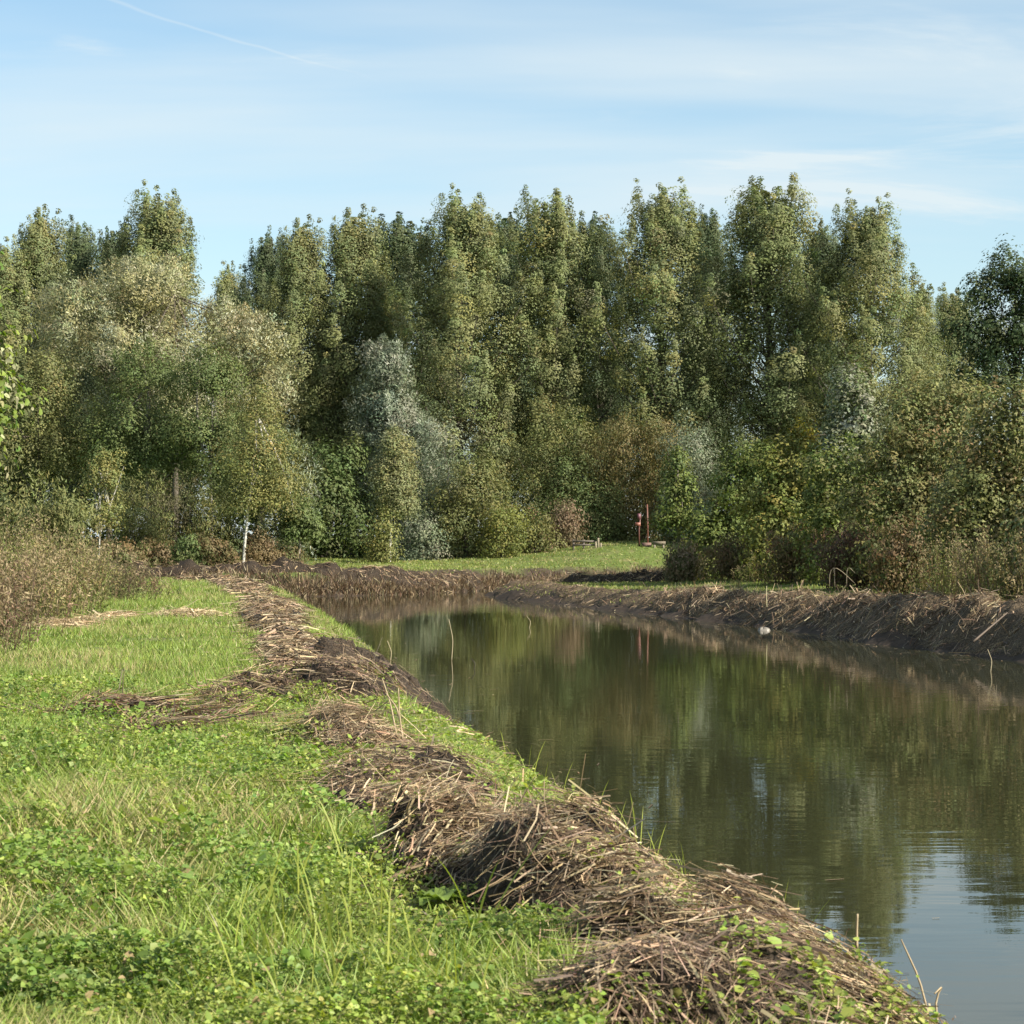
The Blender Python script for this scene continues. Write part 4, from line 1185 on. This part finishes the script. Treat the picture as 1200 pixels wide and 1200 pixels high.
# left bank lawn, denser near
N = 215000
y = 6.6 + 85 * rng.random(N) ** 1.9
xl = -0.245 * y - 0.6
d_edge = np.interp(y, [p[1] for p in LEFT], [p[0] for p in LEFT])
x = xl + (d_edge - xl) * rng.random(N)
dd, ss = canal(x, y)
pt = fbm(x * .5, y * .5, 111); pt2 = fbm(x * 1.6, y * 1.6, 112)
hx = left_heap_x(y)
on_slope = x > hx + .3
keep = (dd > .12) & (rng.random(N) < np.where(on_slope, np.clip((pt2 - .36) * 5, .12, 1) * np.where(y < 12, .28, 1.0), np.where(y < 20, np.clip((pt - .28) * 5, .25, 1), 1.0)))
x, y, pt, dd, on_slope = x[keep], y[keep], pt[keep], dd[keep], on_slope[keep]
h = (0.07 + .12 * np.clip((pt - .3) * 2, 0, 1)) * rng.uniform(.6, 1.3, len(x)) * (1 + .7 * (1 - smooth(9, 18, y)) * ~on_slope) * (1 + .25 * smooth(25, 60, y))
grass('grass', 'bright green grass covering the left bank', x, y, h, 0.006 + 0.00038 * y, TURF, 120, TW)
# small herbs on the water side slope of the near bank
hs = Mesh()
N = 60000
y = 7.6 + 34 * rng.random(N) ** 1.6
hx = left_heap_x(y); wx = np.interp(y, [p[1] for p in LEFT], [p[0] for p in LEFT])
x = hx + .3 + (wx - hx - .3) * rng.random(N)
dd, _ = canal(x, y)
pt2 = fbm(x * 1.5, y * 1.5, 133)
keep = (dd > .1) & (rng.random(N) < np.clip((pt2 - .30) * 6, .12, 1))
x, y = x[keep], y[keep]; N = len(x)
sz = rng.gamma(6, .0035, N) * (1 + .028 * np.maximum(0, y - 9))
leaves(hs, RHOMB, np.stack([x, y, ground(x, y) + .01 + .09 * rng.random(N)], 1), np.stack([rng.normal(size=N), rng.normal(size=N), rng.normal(.1, .3, N)], 1),
       norm(np.stack([rng.normal(0, .5, N), rng.normal(0, .5, N), np.ones(N)], 1)), sz, sz, pal(rng, N, HERB, .16))
tag(link('bank_herbs', hs.mesh('bank_herbs', M_GRASS)), 'patchy green herbs on the slope down to the near water', 'weeds', kind='stuff')
# loose straw litter over the near bank
ls = Mesh()
N = 3500
y = 7 + 40 * rng.random(N) ** 1.7
wx = np.interp(y, [p[1] for p in LEFT], [p[0] for p in LEFT]); hx = left_heap_x(y)
x = np.where(rng.random(N) < .75, hx + (wx - hx) * rng.random(N), hx - np.abs(rng.normal(0, .5, N)))
dd, _ = canal(x, y); k_ = dd > .05
x, y = x[k_], y[k_]; N = len(x)
th = rng.uniform(0, 6.28, N)
d3 = norm(np.stack([np.cos(th), np.sin(th), rng.normal(.02, .12, N)], 1))
ribbons(ls, np.stack([x, y, ground(x, y) + .02 + .05 * rng.random(N)], 1), d3, rng.uniform(.06, .28, N), .005 + .0003 * y, np.cross(d3, UP + rng.normal(0, .5, (N, 3))), pal(rng, N, STRAW, .2), 2, .05, tip=False)
tag(link('straw_litter', ls.mesh('straw_litter', M_STRAW)), 'loose pale straw strewn over the near bank', 'straw', kind='stuff')
# meadow behind the far bank and on the right bank
N = 120000
y = rng.uniform(46, 150, N); x = PX(rng.uniform(140, 1240, N), y)
dd, ss = canal(x, y)
keep = (dd > .55) & (ss != 0) & (rng.random(N) < np.where(dd < 2.6, np.where(y > 66, .9, .4), 1.0))
x, y, dd, ss = x[keep], y[keep], dd[keep], ss[keep]
far_c = [(0.205, 0.245, 0.06), (0.175, 0.215, 0.052), (0.245, 0.265, 0.075), (0.30, 0.28, 0.11)]
grass('meadow_grass', 'short green grass on the meadow and right bank', x, y, rng.uniform(.07, .17, len(x)), 0.0006 * y, far_c, 141, [.35, .3, .25, .1])

# ------------------------------------------------------------------ single plants and stalks
rng = np.random.default_rng(151)


def reed_shoot_meshes(seed, h):
    r = np.random.default_rng(seed)
    out = []
    m = Mesh()
    ribbons(m, np.zeros((1, 3)), norm(np.array([[r.normal(0, .16), r.normal(0, .16), 1.]])), h, .009, np.array([[1., .25, 0]]), [[.29, .32, .065]], 6, r.uniform(.08, .3), droop_dir=norm(np.array([r.normal(), r.normal(), -.5])))
    out.append(m.mesh('reed_blade', M_GRASS))
    for q in range(2):
        m = Mesh()
        a = r.uniform(0, 6.28)
        dr = norm(np.array([[math.cos(a) * .25, math.sin(a) * .25, 1.]]))
        ribbons(m, np.array([[0, 0, h * (.02 + .12 * q)]]), dr, h * r.uniform(.5, .85), .008, np.array([[math.sin(a) + .3, -math.cos(a), 0]]), [[.25, .30, .06]], 6, r.uniform(.2, .55), droop_dir=np.array([math.cos(a), math.sin(a), -.6]))
        out.append(m.mesh('reed_blade', M_GRASS))
    return out


shoots = [reed_shoot_meshes(700 + i, .30 + .035 * i) for i in range(8)]
spots = []
for px, py in [(240, 1150), (262, 1185), (300, 1090), (312, 1080), (322, 1110), (345, 1060), (352, 1075), (390, 1090), (398, 1110), (412, 1120), (418, 1150), (425, 1060),
               (440, 1170), (447, 1060), (452, 1190), (470, 1190), (505, 1195), (520, 1185), (380, 1195), (330, 1195), (285, 1198), (405, 1030), (365, 1180), (235, 1198), (460, 1080), (300, 1190), (495, 1150), (560, 1190), (340, 1120), (372, 1100), (384, 1135), (430, 1100), (436, 1130), (455, 1125), (275, 1120), (250, 1190), (320, 1160), (355, 1150), (395, 1170), (428, 1185), (465, 1165), (480, 1130), (512, 1165), (535, 1198), (308, 1140), (360, 1115), (410, 1085), (444, 1090)]:
    d = 4250.0 / (py - 630)
    spots.append((PX(px, d), d))
for i, (x, y) in enumerate(spots):
    e = link('reed_shoot', None, None, (x, y, gz(x, y)), (0, 0, rng.uniform(0, 6.28)), [rng.uniform(.8, 1.15)] * 3)
    tag(e, 'upright yellow green reed shoot rising from the near weeds', 'reed', 'reed shoots in the foreground weeds')
    for me in shoots[i % 8]: link('blade', me, e)
d = 8.9
e = link('reed_shoot', None, None, (PX(553, d), d, gz(PX(553, d), d)), (0, 0, 2.0), (1.3, 1.3, 1.3))
tag(e, 'tall single reed shoot standing before the dark hollow of the big heap', 'reed')
for me in shoots[7]: link('blade', me, e)
# shoots along the near water's edge
for i in range(44):
    y = 11.5 + 15 * rng.random() ** 1.2; x = float(np.interp(y, [p[1] for p in LEFT], [p[0] for p in LEFT])) - rng.uniform(.08, .8)
    e = link('reed_shoot', None, None, (x, y, gz(x, y)), (0, 0, rng.uniform(0, 6.28)), [rng.uniform(.6, 1.2)] * 3)
    tag(e, 'green reed shoot on the near bank at the water\'s edge', 'reed', 'reed shoots along the near waterline')
    for me in shoots[(i * 3) % 8][:2]: link('blade', me, e)


def dock(x, y, s, seed, label):
    r = np.random.default_rng(seed)
    e = link('dock_plant', None, None, (x, y, gz(x, y) + .05), (0, 0, 0), (s, s, s)); tag(e, label, 'plant', 'broad leaved docks among the weeds')
    nl = 6
    for i in range(nl):
        a = i * 2 * math.pi / nl + r.uniform(-.3, .3)
        m = Mesh()
        L = r.uniform(.13, .22); Wd = L * .42
        us = np.linspace(0, 1, 6); vs = np.linspace(-1, 1, 5)
        Ug, Vg = np.meshgrid(us, vs, indexing='ij')
        wd = Wd * np.sin(np.pi * (Ug * .92 + .05)) ** .7 * (1 + .06 * np.sin(Ug * 25))
        h = np.array([math.cos(a), math.sin(a), 0]); sd = np.array([-math.sin(a), math.cos(a), 0])
        rise = r.uniform(.3, .75)
        v = h * (Ug * L)[..., None] + sd * (Vg * wd)[..., None] + UP * (L * rise * Ug - L * .55 * Ug ** 2 + abs(Vg) * wd * .25 + .012 * np.sin(Ug * 14 + seed) * abs(Vg))[..., None]
        ia, ib = np.meshgrid(np.arange(5), np.arange(4), indexing='ij'); k = ia * 5 + ib
        m.add(v.reshape(-1, 3), [np.stack([k, k + 5, k + 6, k + 1], -1).reshape(-1, 4)], np.array([.17, .24, .05]) * r.uniform(.75, 1.15))
        link('leaf', m.mesh('dock_leaf', M_GRASS, True), e)


for i, (px, py, s, lab) in enumerate([(140, 1045, 1.0, 'broad leaved dock with pale leaf, largest among the weeds'), (18, 960, .9, 'dock plant near the left edge in the upper weeds'),
                                      (30, 1150, 1.0, 'dock plant near the left edge at the bottom'), (260, 1060, .85, 'dock plant halfway to the reed shoots'),
                                      (120, 975, .8, 'small dock plant above the largest dock'), (345, 1140, .8, 'dock plant among the foreground reed shoots'),
                                      (410, 955, .7, 'dock plant at the foot of the straw ridge'), (515, 1045, .7, 'dock plant beside the dark hollow of the big heap')]):
    d = 4100.0 / (py - 630)
    dock(PX(px, d), d, s, 800 + i, lab)


def stalk(label, pts, r=.006, col=(.40, .31, .19), group=None, name='reed_stalk', cat='reed stalk'):
    pts = np.array(pts, float)
    o = pts[0].copy()
    m = Mesh()
    t = np.linspace(0, 1, 9); s_ = np.linspace(0, 1, len(pts))
    pp = np.stack([np.interp(t, s_, pts[:, k]) for k in range(3)], 1)
    pp[1:-1] = (pp[:-2] + pp[1:-1] * 2 + pp[2:]) / 4
    tube(m, pp - o, np.linspace(r, r * .6, 9), col, 5, True)
    return tag(link(name, m.mesh(name, M_STRAW), None, o), label, cat, group)


def W3(px, py, d):
    return (PX(px, d), d, PZ(py, d))


GSK = 'dry stalks standing on the banks'
stalk('leftmost broken stalk standing in the straw mound', [W3(465, 862, 17.0), W3(458, 825, 17.1), W3(448, 795, 17.2)], .008, group=GSK)
stalk('middle broken stalk standing in the straw mound', [W3(473, 866, 16.8), W3(466, 830, 16.9), W3(452, 812, 17.0)], .008, group=GSK)
stalk('tallest straight stalk standing in the straw mound', [W3(472, 868, 16.6), W3(468, 835, 16.6), W3(467, 806, 16.6)], .008, group=GSK)
stalk('thin dead stem standing in the grass behind the long streak', [W3(145, 835, 21.5), W3(144, 805, 21.5), W3(146, 782, 21.5)], .006, (.12, .09, .06), GSK)
stalk('thin dark stem right of the dead stem in the grass', [W3(118, 830, 22), W3(116, 810, 22), W3(117, 793, 22)], .006, (.16, .11, .07), GSK)
stalk('short pale stub at the near waterline', [W3(1003, 1110, 13.2), W3(1003, 1090, 13.2), W3(1004, 1070, 13.2)], .012, group=GSK)
stalk('thick leaning straw stalk at the bottom right bank corner', [(2.02, 10.0, gz(2.02, 10.0) + .02), W3(1078, 1150, 10.4), W3(1055, 1100, 10.6)], .007, (.36, .28, .17), GSK)
stalk('bent straw stalk folded over at the bottom right bank corner', [(2.0, 9.8, gz(2.0, 9.8) + .02), W3(1092, 1172, 10.1), W3(1105, 1152, 10.1), W3(1094, 1163, 10.0)], .0065, (.38, .3, .18), GSK)
stalk('long straw stalk lying over the bottom spread', [(0.25, 8.1, gz(.25, 8.1) + .17), (.8, 8.35, gz(.8, 8.35) + .22), (1.3, 8.8, gz(1.3, 8.8) + .2)], .006, (.36, .27, .15), GSK)
stalk('curled dry reed tip over the water by the near bank', [(1.45, 14.2, gz(1.45, 14.2) - .02), (1.40, 14.2, gz(1.45, 14.2) + .2), (1.39, 14.2, gz(1.45, 14.2) + .36), (1.45, 14.2, gz(1.45, 14.2) + .42)], .005, (.26, .15, .08), GSK)
for i, (px, d, dx, lab) in enumerate([(972, 58, 30, 'bent dry stalk with its head broken over, on the right bank'), (978, 57, -2, 'upright dry stalk beside the bent one on the right bank'), (992, 57, 10, 'small hooked stalk on the right bank windrow')]):
    stalk(lab, [W3(px, 688, d), W3(px, 668, d), W3(px + dx * .3, 664, d), W3(px + dx, 684 if dx > 20 else 672, d)], .011, (.32, .26, .17), GSK)
for i, (px, py, d, h, lab) in enumerate([(620, 732, 64, 14, 'short pale reed stem sticking out of the open water'), (529, 770, 47, 48, 'long thin reed stem rising from the water off the mud slump'),
                                         (555, 783, 44, 12, 'dark twig sticking out of the water'), (1160, 782, 43, 26, 'bent pale stem rising from the water by the right bank'),
                                         (457, 775, 46, 26, 'dry stem leaning at the water edge of the left bank')]):
    z0 = -.05
    stalk(lab, [(PX(px, d), d, z0), (PX(px + 2, d), d, h * .5 * d / 2500), (PX(px - 3, d), d, h * d / 2500)], .012, (.42, .35, .22) if i != 2 else (.06, .05, .035), 'stems standing in the water')
stalk('fallen grey branch slanting down the dark windrow', [W3(1140, 752, 47.0), W3(1160, 735, 47.4), W3(1180, 718, 47.9)], .028, (.13, .10, .075), None, 'branch', 'branch')

# pale thing floating by the right bank
fm = Mesh()
th = np.linspace(0, 2 * math.pi, 14, endpoint=False)
rings = []
for t in np.linspace(0, 1, 6):
    r_ = math.cos(t * math.pi / 2) ** .6 + .02
    rings.append(np.stack([.26 * r_ * np.cos(th) * (1 + .18 * np.sin(3 * th + 1)), .16 * r_ * np.sin(th) * (1 + .2 * np.cos(2 * th)), np.full(14, -.03 + .17 * t) + .02 * np.sin(2 * th + t * 3)], 1))
v = np.concatenate(rings)
v = v + np.random.default_rng(5).normal(0, .018, v.shape) * np.array([1, 1, .8])
ia, ib = np.meshgrid(np.arange(5), np.arange(14), indexing='ij')
fm.add(v, [np.stack([ia * 14 + ib, ia * 14 + (ib + 1) % 14, (ia + 1) * 14 + (ib + 1) % 14, (ia + 1) * 14 + ib], -1).reshape(-1, 4), np.array([list(range(70, 84))])], (.20, .18, .15))
d = 62.0
tag(link('floating_debris', fm.mesh('floating_debris', M_PLASTIC, True), None, (PX(895, d), d, -.01), None, (.75, .75, .75)), 'pale lump floating on the water beside the right bank', 'debris')

# small wooden fence, red post and low timber on the mown rise
d = 127.5
xf = PX(672, d); zf_ = gz(xf, d)
e = link('wooden_fence', None, None, (xf, d, zf_)); tag(e, 'short weathered wooden fence on the mown rise', 'fence')
for px in (672, 684):
    m = Mesh(); box(m, (-.06, -.06, -.2), (.06, .06, .62), (.12, .10, .08)); link('post', m.mesh('fence_post', M_WOOD), e, (PX(px, d) - xf, 0, 0))
for zz in (.30, .52):
    m = Mesh(); box(m, (0, -.085, zz - .05), (PX(699, d) - xf, -.063, zz + .05), (.13, .11, .09)); link('rail', m.mesh('fence_rail', M_WOOD), e)
for px, h in ((698, .5), (701, .72), (704, .42)):
    m = Mesh(); box(m, (-.06, -.2, -.2), (.06, -.09, h), (.20, .17, .115)); link('post', m.mesh('pale_post', M_WOOD), e, (PX(px, d) - xf, 0, 0))
d = 127.0
xr_ = PX(759, d); zr_ = gz(xr_, d)
e = link('red_post', None, None, (xr_, d, zr_)); tag(e, 'rusty red post with a dark red panel at the wood\'s edge', 'post')
m = Mesh(); tube(m, [(0, 0, -.2), (0, 0, 1.2), (-.03, 0, 2.5)], [.055, .05, .045], (.14, .055, .035), 8, True); link('pole', m.mesh('red_pole', M_PAINT), e)
m = Mesh(); tube(m, [(-.5, 0, -.2), (-.52, 0, 1.0), (-.42, 0, 1.9)], [.05, .05, .045], (.11, .045, .035), 8, True); link('brace', m.mesh('red_brace', M_PAINT), e)
m = Mesh(); box(m, (-.75, -.06, 1.2), (-.42, .02, 1.42), (.20, .075, .05)); link('panel', m.mesh('red_panel', M_PAINT), e)
m = Mesh(); box(m, (-.62, -.05, 1.6), (-.42, .03, 1.95), (.12, .045, .055)); link('panel', m.mesh('dark_red_panel', M_PAINT), e)
m = Mesh(); box(m, (-.35, -.25, -.1), (.2, .25, .22), (.16, .10, .08)); link('base', m.mesh('post_base', M_WOOD), e)
e = tag(link('timber_rail', None, None, (PX(765, 126.5), 126.5, gz(PX(765, 126.5), 126.5))), 'low pale timber rail right of the red post', 'rail')
m = Mesh(); box(m, (0, -.1, .18), (.75, .1, .36), (.15, .125, .09)); link('beam', m.mesh('timber_beam', M_WOOD), e)
for q in (.1, .62):
    m = Mesh(); box(m, (q - .05, -.08, -.15), (q + .05, .08, .18), (.2, .17, .13)); link('post', m.mesh('timber_post', M_WOOD), e)

# bits of cut reed floating along both banks
rng = np.random.default_rng(161)
fb = Mesh()
N = 420
y = np.concatenate([rng.uniform(12, 60, 140), rng.uniform(44, 100, 280)])
xl = np.interp(y, [p[1] for p in LEFT], [p[0] for p in LEFT]); xr = np.interp(y, [p[1] for p in RIGHT[::-1]][:13], [p[0] for p in RIGHT[::-1]][:13])
off = rng.gamma(1.2, .45, N) + .05
x = np.where(np.arange(N) < 140, xl + off, xr - off)
dd, _ = canal(x, y); k_ = dd < -.03
x, y = x[k_], y[k_]; N = len(x)
th = rng.uniform(0, 6.28, N)
d3 = np.stack([np.cos(th), np.sin(th), rng.normal(0, .01, N)], 1)
ribbons(fb, np.stack([x, y, np.full(N, .006)], 1), d3, rng.uniform(.05, .3, N), .008 + .0002 * y, np.cross(d3, UP), pal(rng, N, STRAW, .2), 2, 0.0, tip=False)
tag(link('reed_litter', fb.mesh('reed_litter', M_STRAW)), 'bits of cut reed floating along the banks', 'reed litter', kind='stuff')
